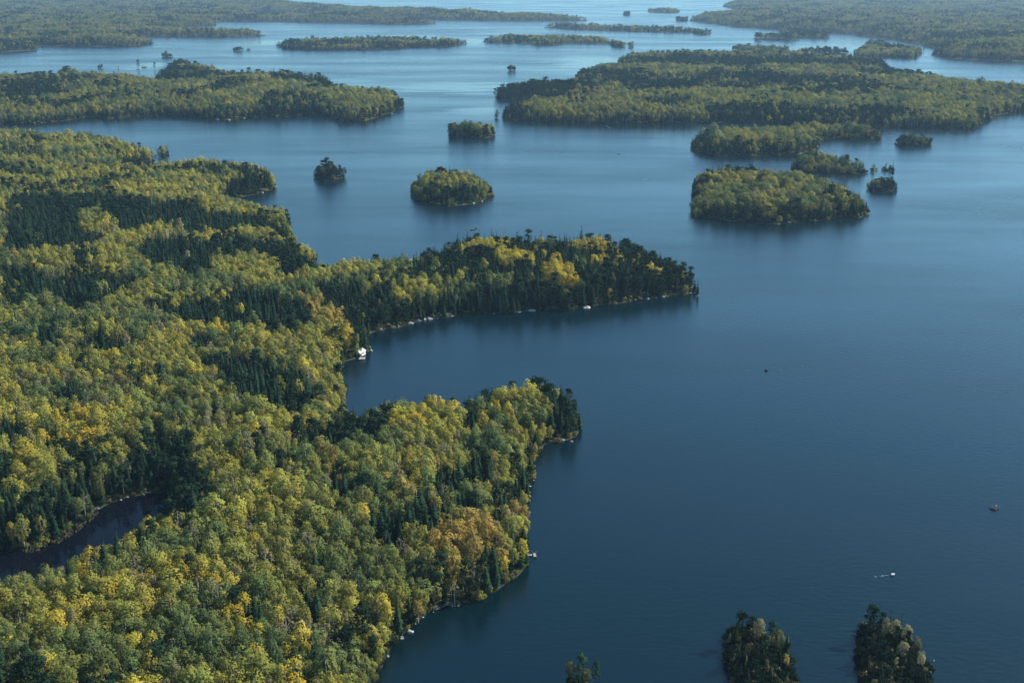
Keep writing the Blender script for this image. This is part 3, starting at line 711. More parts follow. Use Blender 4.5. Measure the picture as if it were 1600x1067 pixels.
def populate(key):
    P = LANDS[key]; x0, y0 = P.min(0); x1, y1 = P.max(0)
    pts = []
    for lo, hi, st in ((0, 560, 3.9), (560, 900, 4.0), (900, 1300, 4.6), (1300, 2000, 5.4), (2000, 3800, 7.6), (3800, 20000, 15.0)):
        a, b = max(lo, y0), min(hi, y1)
        if b <= a: continue
        xa, xb = max(x0, -.56 * b - 40), min(x1, .56 * b + 40)
        if xb <= xa: continue
        if key in SMALL: st = min(st, 4.2)
        X, Y = np.meshgrid(np.arange(xa, xb, st), np.arange(a, b, st)); X = X.ravel(); Y = Y.ravel()
        X = X + rng.uniform(-.48, .48, len(X)) * st; Y = Y + rng.uniform(-.48, .48, len(Y)) * st
        k = np.abs(X) < .54 * Y + 30
        pts.append(np.stack([X[k], Y[k]], 1))
    if not pts: return
    p = np.concatenate(pts); x, y = p.T
    s = shore_sd(key, x, y)
    k = s > .2; x, y, s = x[k], y[k], s[k]
    # gaps
    k = (rng.random(len(x)) > .03 + .22 * (vnoise(x, y, 18, 15) > .8) * (y < 1200)); x, y, s = x[k], y[k], s[k]
    if not len(x): return
    z = ground_z(key, x, y, s)
    kd = kinds(key, x, y, s)
    nn = vnoise(x, y, 24, 16)
    col = tint(kd, nn)
    SMALLK[0] = key in HSC or key in SMALL
    mod = choose(kd, x, y)
    if key in HSC: q_ = (kd == 'C') & (rng.random(len(x)) < .45); mod[q_] = rng.choice(IDX['broad'], q_.sum())
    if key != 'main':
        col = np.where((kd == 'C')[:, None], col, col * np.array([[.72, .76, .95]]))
    f = np.where(y > 3800, 1.5, np.where(y > 2000, 1.22, 1.0))
    hs = rng.normal(1, .16, len(x)).clip(.6, 1.4) * (.85 + .3 * vnoise(x, y, 40, 17)) * (.8 + .2 * np.clip(s / 8, 0, 1))
    hs = hs * .9 * np.where(kd == 'C', .98, 1.0) * HSC.get(key, 1.0) * (1.0 if key in ('main', 'far_left', 'far_right') else 1.1)
    if key.startswith('isle'): hs = hs * (.78 + .3 * np.clip(s / 16, 0, 1)) * (.82 + .36 * vnoise(x, y, 11, 41))
    hs = np.where(rng.random(len(x)) < .03, hs * 1.22, hs)
    wd = hs * (1.05 if key == 'main' else 1.12) * np.where((kd == 'C'), 1.22, 1.0) * rng.normal(1, .13, len(x)).clip(.72, 1.35) * np.where(y < 900, 1.0, 1.1) * f ** 1.4
    scl = np.stack([wd, wd, hs], 1)
    rot = rng.uniform(0, 6.283, len(x))
    if key == 'main':
        px, py = proj(x, y, z + 8)
        sl = np.sqrt(x ** 2 + y ** 2 + (CAM_H - z) ** 2)
        vis = (px > 4) & (px < 1596) & (py < 1062)
        isc = kd == 'C'
        for grp, cnt in ((~isc, 290), (isc, 270)):
            cand = np.where(vis & grp)[0]; cand = cand[np.argsort(sl[cand])][:cnt]
            for i in cand: near.append((i, x[i], y[i], z[i], kd[i], mod[i], rot[i], scl[i].copy(), col[i].copy(), px[i], py[i]))
        sel = np.ones(len(x), bool); sel[[n_[0] for n_ in near]] = False
        x, y, z, s, mod, rot, scl, col = x[sel], y[sel], z[sel], s[sel], mod[sel], rot[sel], scl[sel], col[sel]
    # shrubs along the shore
    if y.min() < 2000:
        bxs = []
        for lo, hi, st in ((0, 620, 2.0), (620, 1100, 2.6), (1100, 2000, 3.6)):
            a_, b_ = max(lo, y0 - 3), min(hi, y1 + 3)
            if b_ <= a_: continue
            X, Y = np.meshgrid(np.arange(max(x0 - 3, -.56 * b_ - 40), min(x1 + 3, .56 * b_ + 40), st), np.arange(a_, b_, st)); X = X.ravel(); Y = Y.ravel()
            X = X + rng.uniform(-.5, .5, len(X)) * st; Y = Y + rng.uniform(-.5, .5, len(Y)) * st
            q_ = shore_sd(key, X, Y); kk = (q_ > .1) & ((q_ < 5.5) | (rng.random(len(X)) < .07)) & (rng.random(len(X)) < .85)
            bxs.append(np.stack([X[kk], Y[kk], q_[kk]], 1))
        bx, by, bs = np.concatenate(bxs).T
        bz = ground_z(key, bx, by, bs)
        sc_ = rng.uniform(.5, 1.25, len(bx)) * np.where(by < 1100, 1, 1.35); qq = rng.random(len(bx)); bc = tint(np.where(qq < .45, 'C', np.where(qq < .8, 'G', 'N')), vnoise(bx, by, 24, 16)) * .75
        x = np.concatenate([x, bx]); y = np.concatenate([y, by]); z = np.concatenate([z, bz]); mod = np.concatenate([mod, np.full(len(bx), IDX['shrub'][0])])
        rot = np.concatenate([rot, rng.uniform(0, 6.28, len(bx))]); scl = np.concatenate([scl, np.stack([sc_] * 3, 1)]); col = np.concatenate([col, bc])
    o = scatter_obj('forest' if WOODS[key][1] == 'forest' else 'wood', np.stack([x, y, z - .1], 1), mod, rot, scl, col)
    tag(o, WOODS[key][0], WOODS[key][1], 'wooded islands' if key.startswith(('isle', 'far_')) and WOODS[key][1] == 'wood' else None, 'stuff')
    return len(x)
tot = 0
for key in LANDS:
    if key.startswith('islet_'): continue
    tot += populate(key) or 0
for key, lab in (('islet_a', 'low undergrowth tinted dark for shade on the left bottom islet'), ('islet_b', 'low undergrowth tinted dark for shade on the right bottom islet'), ('islet_c', 'green undergrowth on the islet cut by the bottom edge')):
    P = LANDS[key]; a = P.min(0); b = P.max(0); X = rng.uniform(a[0], b[0], 700); Y = rng.uniform(a[1], b[1], 700)
    s_ = shore_sd(key, X, Y); k = s_ > -.2; X, Y, s_ = X[k], Y[k], s_[k]
    Z = ground_z(key, X, Y, s_); n_ = len(X); md_ = np.full(n_, IDX['shrub'][0]); q = rng.random(n_)
    md_[q < .12] = rng.choice(IDX['pine'] + IDX['spruce'] + IDX['broad'][:2], (q < .12).sum())
    sc_ = np.where(q < .12, rng.uniform(.3, .55, n_), rng.uniform(.6, 1.5, n_))
    cc = tint(np.where(rng.random(n_) < .86, 'C', 'N'), np.full(n_, .5)) * np.where(rng.random(n_) < .85, .6, 1)[:, None]  # most plants tinted darker: the shade low on the islets is in their colour
    tag(scatter_obj('undergrowth', np.stack([X, Y, Z], 1), md_, rng.uniform(0, 6, n_), np.stack([sc_] * 3, 1), cc), lab, 'undergrowth', None, 'stuff')
print('instances', tot)

# ------------------------------------------------------------------ single trees
CNAME = {'broad': 'broadleaf_tree', 'thin': 'broadleaf_tree', 'spruce': 'spruce_tree', 'pine': 'pine_tree', 'shrub': 'shrub'}
def tree(loc, mod, rot, scl, col, label, cat='tree', group=None):
    kind, tm, cm = MODELS[mod]
    e = empty(CNAME[kind], loc, rot); e.scale = scl
    tag(e, label, cat, group)
    link('trunk' if kind != 'shrub' else 'stems', tm, e)
    c = link('crown', cm, e); c['leaf_col'] = [float(v) for v in col]
    return e
def zone(px, py):
    if py > 935:
        if px < 110: return 'in the bottom left corner'
        if px < 330: return 'near the bottom edge, left part'
        if px < 480: return 'near the bottom edge, middle of the near forest'
        return 'by the bottom end of the near shore'
    if py > 850:
        if px < 260: return 'on the near bank of the dark pond'
        if px < 520: return 'on the slope between the pond and the near shore'
        return 'behind the rocky bend of the near shore'
    if py > 740:
        if px < 260: return 'on the far bank of the dark pond'
        if px < 520: return 'on the slope right of the dark pond'
        return 'on the right half of the near point'
    if px < 300: return 'in the forest above the dark pond'
    if px < 560: return 'in the forest left of the near point'
    return 'on the outer part of the near point'
KW = {'G': 'yellow-green leafy tree', 'Y': 'golden yellow leafy tree', 'O': 'orange-brown leafy tree', 'N': 'thin greyish half-bare leafy tree'}
def SHORT(kd, kind, col, scl):
    size = 'tall ' if scl[2] > 1.12 else ('short ' if scl[2] < .88 else '')
    wide = 'wide ' if scl[0] / scl[2] > 1.25 else ('slim ' if scl[0] / scl[2] < .9 else '')
    if kd == 'C': return size + ('dark pointed spruce' if kind == 'spruce' else 'dark broad-topped pine')
    return size + {'G': 'dull green leafy tree' if col[0] < .15 else 'yellow-green leafy tree', 'Y': 'golden yellow leafy tree', 'O': 'orange-brown leafy tree', 'N': 'greyish thin leafy tree'}[kd]
bins = {}
for (i, x, y, z, kd, mod, rot, scl, col, px, py) in near:
    kind = MODELS[mod][0]
    if kd == 'C': lab = ('dark pointed spruce ' if kind == 'spruce' else 'dark broad-topped pine ') + zone(px, py)
    else:
        lab = KW[kd] + ' ' + zone(px, py)
        if kd == 'G' and col[0] < .15: lab = 'dull green leafy tree ' + zone(px, py)
    e_ = tree((x, y, z - .1), mod, rot, scl, col, None, 'tree', lab); bins.setdefault((SHORT(kd, kind, col, scl), max(0, int((1067 - py) // 32))), []).append((px, e_))

ONES = ['', 'first', 'second', 'third', 'fourth', 'fifth', 'sixth', 'seventh', 'eighth', 'ninth', 'tenth', 'eleventh', 'twelfth', 'thirteenth', 'fourteenth', 'fifteenth', 'sixteenth', 'seventeenth', 'eighteenth', 'nineteenth']
TENS = {2: 'twent', 3: 'thirt', 4: 'fort', 5: 'fift', 6: 'sixt'}
def nth(n): return ONES[n] if n < 20 else (TENS[n // 10] + 'ieth' if n % 10 == 0 else TENS[n // 10] + 'y-' + ONES[n % 10])
for (what, row), L_ in bins.items():
    L_.sort(key=lambda t: t[0]); where = 'frontmost row of crowns' if row == 0 else nth(row + 1) + ' row of crowns from the bottom'
    for k, (px, e_) in enumerate(L_):
        if len(L_) == 1: lab = 'only ' + what + ' in the ' + where
        elif k == 0: lab = 'leftmost ' + what + ' in the ' + where
        elif k == len(L_) - 1: lab = 'rightmost ' + what + ' in the ' + where
        else: lab = nth(k + 1) + ' ' + what + ' from left, ' + where
        e_['label'] = lab
def by_top(px, py, h):   # foot of a tree of height h whose top is seen at px, py
    return at(px, py, h + .6)
MH = [13, 12, 14, 13, 11.5, 14.5, 12.5, 14, 16, 12.5, 15, 16, 14.5, 15.5, 2.2, 13, 12]
def placed(px, py, h, mod, wid, kd, label, v=1.0, group=None, z=.5):
    x, y = by_top(px, py, h); s = h / MH[mod]
    c = tuple(a * v for a in COL[kd])
    return tree((x, y, z), mod, rnd.uniform(0, 6.28), (s * wid, s * wid, s), c, label, 'tree', group)
PI_, SP_ = IDX['pine'], IDX['spruce']
gA = 'trees on the left bushy islet at the bottom'; gB = 'trees on the right bushy islet at the bottom'; gC = 'trees on the islet cut by the bottom edge'
placed(1162, 954, 13.5, PI_[1], 1.25, 'C', 'tallest dark pine at the back of the left bottom islet', .9, gA)
placed(1178, 961, 11.5, PI_[0], 1.0, 'C', 'dark pine right of the tallest pine on the left bottom islet', 1.1, gA)
placed(1187, 967, 10.5, 3, .9, 'N', 'greyish pink crowned tree in the middle of the left bottom islet', 1.0, gA)
placed(1207, 970, 12.5, PI_[2], 1.1, 'C', 'mossy green pine on the right half of the left bottom islet', 1.5, gA)
placed(1219, 978, 11.5, 1, .8, 'G', 'dull green tree near the right end of the left bottom islet', .5, gA)
placed(1232, 984, 11, SP_[2], .8, 'C', 'thin green tree at the right edge of the left bottom islet', 1.9, gA)
placed(1154, 983, 7.5, 4, .6, 'Y', 'small yellow tree at the left edge of the left bottom islet', .6, gA)
placed(1196, 1000, 11, PI_[1], 1.1, 'C', 'dark green pine at the front of the left bottom islet', 1.4, gA)
placed(1172, 1003, 9, 1, .9, 'N', 'dull brown low tree at the front of the left bottom islet', .5, gA)
placed(1150, 1006, 9.5, PI_[0], 1.0, 'C', 'nearly black pine at the front left of the left bottom islet', .6, gA)
placed(1213, 1007, 9.5, PI_[2], 1.0, 'C', 'dark pine beside the orange tree on the left bottom islet', .9, gA)
placed(1230, 1021, 7.0, 4, .62, 'O', 'small bright orange tree at the right end of the left bottom islet', 1.25, gA)
placed(1181, 1030, 8.5, PI_[1], 1.2, 'C', 'dark pine at the nearest edge of the left bottom islet', .8, gA)
placed(1366, 946, 14, PI_[1], 1.25, 'C', 'tallest round-topped pine at the back of the right bottom islet', .75, gB)
placed(1381, 955, 11, PI_[0], 1.0, 'C', 'dark pine next to the tallest pine on the right bottom islet', .9, gB)
placed(1394, 950, 12.5, SP_[0], .7, 'C', 'slim spruce spire behind the tan tree on the right bottom islet', 1.4, gB)
placed(1411, 956, 12, SP_[2], .7, 'C', 'slim spruce right of the taller spire on the right bottom islet', 1.3, gB)
placed(1386, 962, 10.5, 2, .8, 'N', 'tan half-bare tree in the middle of the right bottom islet', 1.1, gB)
placed(1402, 963, 10.5, 1, .8, 'N', 'pale tan crown under the slim spires of the right bottom islet', 1.4, gB)
placed(1420, 974, 9.5, 4, .9, 'N', 'tan rounded tree on the right shoulder of the right bottom islet', 1.3, gB)
placed(1404, 977, 10.5, PI_[0], 1.2, 'C', 'nearly black pine in the heart of the right bottom islet', .6, gB)
placed(1375, 988, 11, PI_[2], 1.3, 'C', 'black-green pine at the front left of the right bottom islet', .55, gB)
placed(1357, 995, 9.5, PI_[1], 1.0, 'C', 'dark pine at the left edge of the right bottom islet', .6, gB)
placed(1412, 999, 9.5, 3, .85, 'N', 'largest tan crown in front on the right bottom islet', 1.3, gB)
placed(1434, 992, 10, 1, .75, 'G', 'dark olive tree at the right side of the right bottom islet', .5, gB)
placed(1441, 1016, 8.0, 6, .7, 'N', 'yellowish tan bush-like tree at the right end of the right bottom islet', 1.5, gB)
placed(1395, 1020, 9, PI_[0], 1.2, 'C', 'dark pine at the nearest edge of the right bottom islet', .7, gB)
placed(1425, 1032, 8, PI_[2], 1.1, 'C', 'low dark pine beside the yellowish bush on the right bottom islet', .8, gB)
placed(910, 1022, 10.5, PI_[1], 1.2, 'C', 'leading green pine of the islet cut by the bottom edge', 2.0, gC)
placed(893, 1029, 9, 1, .9, 'G', 'left green tree of the islet cut by the bottom edge', .6, gC)
placed(932, 1032, 9, PI_[0], 1.1, 'C', 'right dark tree of the islet cut by the bottom edge', 1.5, gC)
placed(915, 1042, 8, 3, .9, 'G', 'front green tree of the islet cut by the bottom edge', .5, gC)
# trees that stand out
placed(618, 621, 16, SP_[1], .9, 'C', 'tall lone spruce sticking up at the back edge of the near point', 1.0, None, 2)
placed(595, 932, 14, 2, 1.1, 'Y', 'tall golden aspen above the bottom bend of the near shore', 1.25, None, 3)
placed(604, 948, 12, 0, 1.0, 'Y', 'second golden aspen just right of the tall one near the bottom', 1.15, None, 3)
placed(653, 940, 9, 4, 1.0, 'O', 'small orange tree by the rocks of the bottom shore', .9, None, 1.5)
placed(384, 948, 13, 1, 1.0, 'Y', 'golden orange tree beside the dark spruce near the bottom', 1.1, None, 6)
placed(584, 990, 13, 0, .9, 'O', 'orange-brown tree leaning over the last rocks at the bottom edge', .9, None, 3)
placed(512, 640, 11, 4, .9, 'O', 'bright orange-red tree at the foot of the near bay', 1.6, None, 5)
placed(730, 369, 13, SP_[0], 1.0, 'C', 'pointed spruce at the left back rim of the middle point', 1.0, None, 2)
placed(788, 364, 15, SP_[1], 1.0, 'C', 'pointed spruce rising over the yellow trees of the middle point', 1.0, None, 2)
placed(1091, 436, 12, SP_[2], .9, 'C', 'last spruce on the very tip of the middle point', 1.0, None, .6)
placed(250, 229, 12, PI_[1], 1.2, 'C', 'dark tree alone on the end of the low spit, left bay', 1.0, None, .6)
placed(215, 93, 24, PI_[0], 1.1, 'C', 'tall lone pine with a bare trunk above the left island', .9, None, .3)
placed(241, 97, 19, PI_[1], 1.1, 'C', 'dark tall pine at the corner of the left island headland', .9, None, .6)
placed(184, 98, 17, SP_[2], .35, 'C', 'thin dead-looking spruce standing alone above the left island', .8, None, .3)
placed(1397, 249, 19, SP_[3], .8, 'C', 'tallest spruce on the scraggly rocky islet at right', .9, None, .4)
placed(1082, 210, 12, SP_[0], .6, 'C', 'thin tree leaning off the left end of the double island', .9, None, .4)
# feet of the three lone trees: small rocky humps
def rock_mesh(seed, sx, sy, sz):
    r = random.Random(seed); bm = bmesh.new(); bmesh.ops.create_icosphere(bm, subdivisions=2, radius=1)
    off = [Vector((r.uniform(-1, 1), r.uniform(-1, 1), r.uniform(-.3, 1))).normalized() for _ in range(7)]
    for v in bm.verts:
        d = v.co.normalized(); k = 1.0
        for o_ in off: k -= max(0, d.dot(o_) - .72) * .9
        v.co = Vector((d.x * sx, d.y * sy, d.z * sz)) * k * r.uniform(.95, 1.05)
    me = bpy.data.meshes.new('rock'); bm.to_mesh(me); bm.free(); return me
def rock(px, py, w_, h_, label, mat='rock', seed=1, group=None, depth=1.0, rz=None):
    x, y = at(px, py)
    me = rock_mesh(seed, w_ / 2, w_ / 2 * depth, h_); me.materials.append(M[mat])
    o = link('rock', me, None, (x, y, h_ * .1)); o.rotation_euler = (0, 0, rnd.uniform(0, 3) if rz is None else rz)
    return tag(o, label, 'rock', group)
rock(215, 109, 9, 1.2, 'low dark rock carrying the tall lone pine above the left island', 'dark_rock', 3)
rock(185, 109, 5, 1.0, 'low dark rock under the thin lone spruce above the left island', 'dark_rock', 4)

# pale rocks on the near shores
def sl_m(px, py):
    x, y = at(px, py); return math.sqrt(x * x + y * y + CAM_H ** 2) / FPX
RK = [
 (807, 888, 6, 'whitest rock on the corner of the near shore, right of the dark cove'),
 (798, 898, 6, 'pale rock just below the whitest rock on the near shore'),
 (788, 906, 5, 'pale rock slab on the near shore, third below the small dock'),
 (754, 924, 11, 'broad grey rock slab in the middle of the near shore bend'),
 (741, 930, 6, 'small grey rock left of the broad slab on the near shore bend'),
 (718, 922, 5, 'grey rock half hidden under trees on the near shore bend'),
 (680, 948, 9, 'rounded grey rock where the near shore turns down'),
 (641, 986, 12, 'long pale rock ledge near the bottom of the near shore'),
 (628, 996, 8, 'pale rock below the long ledge at the bottom shore'),
 (606, 1024, 6, 'lowest pale rock by the orange-brown tree'),
 (880, 687, 7, 'pinkish grey rock at the foot of the dark pines on the near point'),
 (893, 689, 6, 'pale rock at the lower corner of the near point tip'),
 (868, 683, 8, 'flat rock under the dark pines of the near point tip'),
 (905, 664, 7, 'narrow pale rock sticking out right of the near point tip'),
 (848, 722, 4, 'dark little rock in the water below the near point tip'),
 (538, 641, 4, 'small pale rock at the foot of the narrow near bay'),
 (598, 514, 10, 'flat shore rock at the left end of the long pale beach line'),
 (612, 511, 12, 'flat pale ledge on the beach line left of the white rocks'),
 (627, 507, 10, 'low grey ledge on the beach line below the dark spruces'),
 (654, 500, 9, 'left one of the two white rocks on the beach line'),
 (662, 498, 9, 'right one of the two white rocks on the beach line'),
 (681, 495, 14, 'long flat ledge right of the two white rocks'),
 (700, 491, 12, 'flat ledge at the right end of the pale beach line'),
 (605, 512.5, 9, 'grey ledge piece between the first two ledges of the beach line'),
 (620, 509, 9, 'worn ledge piece in the middle left of the beach line'),
 (640, 504, 11, 'low ledge just left of the two white rocks, beach line'),
 (671, 497, 8, 'ledge piece just right of the two white rocks, beach line'),
 (691, 493, 8, 'ledge piece before the last ledge of the beach line'),
 (829, 484, 18, 'wide greyish rock face on the underside of the middle point'),
 (916, 480, 14, 'brownish rock slab on the middle point shore'),
 (928, 477, 8, 'bright rock beside the brownish slab on the middle point shore'),
 (1012, 466, 6, 'small pale rock at the foot of the middle point pines'),
 (1036, 463, 6, 'small pale rock nearer the tip of the middle point'),
 (1085, 455, 7, 'pale rock at the very tip of the middle point'),
 (576, 540, 7, 'grey rock sticking out at the left of the middle bay'),
 (580, 547, 6, 'pale rock at the water edge right of the white boathouse'),
 (740, 317, 12, 'pale rock along the front of the oval island'),
 (753, 314, 8, 'small pale rock at the right front of the oval island'),
 (1210, 349, 7, 'pale rock at the front of the big near-right island'),
 (1232, 347, 8, 'second pale rock at the front of the big near-right island'),
 (340, 186, 14, 'left pale ledge along the front of the left island'),
 (358, 187, 10, 'middle pale ledge along the front of the left island'),
 (381, 184, 10, 'right pale ledge along the front of the left island'),
 (612, 177, 10, 'pale rock near the right tip of the left island'),
 (410, 301, 12, 'pale ledge under the pines of the upper left point'),
 (488, 409, 8, 'pale rock at the foot of the last pine clump above the middle bay'),
 (1337, 990, 7, 'pale rock at the left end of the right bottom islet'),
 (1353, 981, 8, 'round whitish rock behind the right bottom islet'),
 (1459, 1031, 3, 'tiny pale rock in the water right of the right bottom islet'),
 (1186, 1028, 4, 'tiny pale rock at the front of the left bottom islet'),
]
for n_, (px, py, wpx, lab) in enumerate(RK):
    m_ = sl_m(px, py); wd = wpx * m_
    bl = 'beach line' in lab
    if py < 330: wd *= .45
    rock(px, py + (2.0 if bl else 1.2), wd * (1.25 if bl else 1), min(1.6, .3 * wd + .35) * (1.2 if bl else 1), lab, 'rock' if 'dark' not in lab.split(' rock')[0] else 'dark_rock', 50 + n_, 'pale rocks along the shores', .45 if bl else .6, rnd.uniform(-.4, .4))
rock(948, 199, 7, 2.4, 'dark rock standing in the water below the largest island', 'dark_rock', 101)
rock(952.5, 200.3, 5, 1.0, 'low dark rock touching the standing dark rock below the largest island', 'dark_rock', 105)
rock(966, 241, 4.5, .7, 'small dark rock alone in open water, upper middle', 'dark_rock', 102)
rock(1197, 579, 2.6, .8, 'small dark rock alone in the open right part of the lake', 'dark_rock', 103, None, .5, 0)
rock(1554, 795, 5.0, 1.3, 'dark wedge-shaped rock at the right edge of the photo', 'dark_rock', 104, None, .6, .1)
rock(1556, 792.5, 1.6, 1.3, 'pale cap rock on the dark wedge at the right edge', 'rock', 106, None, .5, .1)
rock(1399, 218 + 25, 3, .4, 'barely showing dark rock between the small right-hand islets', 'dark_rock', 108)

# small stones on every shore of the near lands: one mass
def shore_stones(key, step, label, p=.45):
    P = LANDS[key]; n = len(P); pts = []
    for i in range(n):
        a = P[i]; b = P[(i + 1) % n]; L_ = np.linalg.norm(b - a)
        for t in np.arange(0, L_, step): pts.append(a + (b - a) * (t / L_))
    pts = np.array(pts) + rng.normal(0, 1.6, (len(pts), 2))
    k = (np.abs(pts[:, 0]) < .55 * pts[:, 1] + 20) & (vnoise(pts[:, 0], pts[:, 1], 22, 30) > p + .17); pts = pts[k]
    s = shore_sd(key, pts[:, 0], pts[:, 1]); k = (s > -.8) & (s < 2.5); pts = pts[k]; s = s[k]
    if not len(pts): return
    mb = MB()
    ico = bmesh.new(); bmesh.ops.create_icosphere(ico, subdivisions=1, radius=1)
    V = [v.co.copy() for v in ico.verts]; F = [tuple(v.index for v in f.verts) for f in ico.faces]; ico.free()
    for (x, y), s1 in zip(pts, s):
        r_ = rnd.uniform(.2, .6); h = r_ * rnd.uniform(.4, .7); i = len(mb.v)
        mb.v += [(x + v.x * r_ * 1.3, y + v.y * r_, max(0, s1 * .3) + v.z * h * rnd.uniform(.8, 1.1)) for v in V]
        mb.f += [tuple(i + k_ for k_ in f) for f in F]; mb.n += [None] * len(V); mb.c += [.5] * len(V); mb.m += [0] * len(F)
    o = mb.build('shore_stones', M['rock']); tag(o, label, 'stones', None, 'stuff')
shore_stones('main', 1.1, 'small pale stones strewn along the mainland water line')
shore_stones('isle_big', 1.6, 'small pale stones around the big near-right island')
shore_stones('isle_oval', 1.6, 'small pale stones around the oval island')
shore_stones('islet_a', 1.0, 'small stones around the left bottom islet')
shore_stones('islet_b', 1.0, 'small stones around the right bottom islet')

# pond: marsh strip, leaning logs
MARSH = np.array([at(x, y) for x, y in ((15, 862), (50, 864), (90, 850), (125, 828), (155, 803), (150, 788), (118, 806), (85, 828), (45, 846), (15, 852))])
mb = MB(); x0, y0 = MARSH.min(0); x1, y1 = MARSH.max(0)
X = rng.uniform(x0, x1, 9000); Y = rng.uniform(y0, y1, 9000); k = inside(MARSH, X, Y) & (vnoise(X, Y, 3, 33) > .3)
for x, y in zip(X[k], Y[k]):
    a = rnd.uniform(0, 6.28); dx, dy = math.cos(a) * .3, math.sin(a) * .3; h = rnd.uniform(.4, 1.1)
    mb.quad([(x - dx, y - dy, 0), (x + dx, y + dy, 0), (x + dx * .5 + rnd.uniform(-.3, .3), y + dy * .5, h), (x - dx * .6 + rnd.uniform(-.3, .3), y - dy * .6, h * .9)], (0, 0, 1), 0, rnd.random())
tag(mb.build('marsh_grass', M['marsh'], smooth=True), 'olive brown sedge on the boggy far bank of the dark pond', 'marsh grass', None, 'stuff')
for (ax, ay, bx, by, lab) in ((221, 768, 236, 769, 'lowest fallen pale trunk on the pond bank'), (222, 762, 245, 761, 'longest fallen pale trunk over the dark pond bank'), (226, 749, 235, 749, 'short fallen pale trunk highest on the pond bank'), (212, 763, 226, 773, 'leaning pale trunk crossing the others at the pond')):
    a = at(ax, ay, .7); b = at(bx, by, .5); mb = MB(); mb.tube((0, 0, .7), (b[0] - a[0], b[1] - a[1], .45), .28, .14, 7)
    for q in range(4):
        t_ = .4 + q * .15; p_ = Vector(((b[0] - a[0]) * t_, (b[1] - a[1]) * t_, .65)); mb.tube(p_, p_ + Vector((rnd.uniform(-.6, .6), rnd.uniform(-.6, .6), rnd.uniform(.3, .9))), .07, .03, 5)
    o = mb.build('fallen_trunk', M['pale_bark'], None, (a[0], a[1], 0)); tag(o, lab, 'fallen tree', 'fallen trunks at the dark pond')
for n_, (px, py, lab) in enumerate(((189, 781, 'pale stone at the far edge of the dark pond'), (200, 777, 'small pale stone nearer the fallen trunks at the pond'), (140, 799, 'grey stone where the pond marsh begins'))):
    rock(px, py, 1.3, .5, lab, 'rock', 140 + n_, 'stones at the dark pond')
# birch trunks on the dark far bank
for n_, (px, py) in enumerate(((150, 752), (162, 758), (186, 748), (104, 778), (134, 786), (32, 818), (42, 828), (98, 760))):
    x, y = at(px, py + 22)
    lab = ('yellow-green' if n_ % 2 else 'thin greyish') + ' birch, ' + {0: 'middle of the steep pond bank', 1: 'right of the middle one on the pond bank', 2: 'rightmost on the dark far pond bank', 3: 'left of the marsh top on the pond bank', 4: 'nearest the marsh strip by the pond', 5: 'leftmost by the pond inlet', 6: 'beside the leftmost one by the pond inlet', 7: 'set back above the marsh on the pond bank'}[n_]
    tree((x, y, .8), rnd.choice(IDX['thin']), rnd.uniform(0, 6), (.85, .85, .95), COL['G'] if n_ % 2 else COL['N'], lab, 'tree', 'birches on the far pond bank')

# ------------------------------------------------------------------ white boathouse, jetties, boats
bx, by = at(562, 556)
e = empty('boathouse', (bx, by + 1.0, 0), R(-28)); tag(e, 'small white boathouse with white gable roof at the middle bay shore', 'boathouse')
W_, D_, Hh = 4.6, 5.6, 2.3
m = MB()
for a_, b_, c_, d_ in ((-W_ / 2, 0, .12, D_), (W_ / 2, 0, .12, D_), (0, D_ / 2 - .06, W_ - .13, .12)): m.box((a_, b_, .5 + Hh / 2), (c_, d_, Hh))
m.box((-W_ / 2 + .7, -D_ / 2 + .06, .5 + Hh / 2), (1.15, .12, Hh)); m.box((W_ / 2 - .7, -D_ / 2 + .06, .5 + Hh / 2), (1.15, .12, Hh)); m.box((0, -D_ / 2 + .06, .5 + Hh - .2), (W_ - 2.7, .12, .4))
for s_ in (-1, 1): m.quad([(-W_ / 2, s_ * (D_ / 2 - .03), Hh + .5), (W_ / 2, s_ * (D_ / 2 - .03), Hh + .5), (0, s_ * (D_ / 2 - .03), Hh + 1.75)][::s_])
m.build('wall', M['white'], e)
rf = empty_roof = None
for s_ in (-1, 1):
    m = MB(); A = [(s_ * (W_ / 2 + .4), -D_ / 2 - .4, Hh + .33), (s_ * (W_ / 2 + .4), D_ / 2 + .4, Hh + .33), (s_ * .01, D_ / 2 + .4, Hh + 1.82), (s_ * .01, -D_ / 2 - .4, Hh + 1.82)]
    B = [(x_, y_, z_ + .1) for x_, y_, z_ in A]
    m.quad(B if s_ > 0 else B[::-1]); m.quad(A[::-1] if s_ > 0 else A)
    for q in range(4): m.quad([A[q], A[(q + 1) % 4], B[(q + 1) % 4], B[q]])
    r_ = m.build('roof', M['roofwhite'], e)
    for q in range(7):
        rb = MB(); yy = -D_ / 2 - .2 + q * (D_ + .4) / 6
        rb.tube((s_ * (W_ / 2 + .35), yy, Hh + .47), (s_ * .05, yy, Hh + 1.93), .035, .035, 4); rb.build('seam', M['roofwhite'], r_)
m = MB(); m.box((0, -D_ / 2 + .2, 1.45), (2.2, .06, 1.85)); d_ = m.build('door', M['wood'], e)
m = MB(); m.box((.8, -D_ / 2 + .12, 1.4), (.06, .08, .25)); m.build('handle', M['dark'], d_)
for yy in (-1.2, 1.2):
    m = MB(); m.box((W_ / 2 + .07, yy, 1.9), (.05, .9, .8)); f = m.build('window', M['white'], e)
    m = MB(); m.box((W_ / 2 + .1, yy, 1.9), (.03, .72, .62)); m.build('pane', M['glass'], f)
m = MB(); m.box((0, 0, .25), (W_ + .1, D_ + .1, .5)); m.build('base', M['rock'], e)

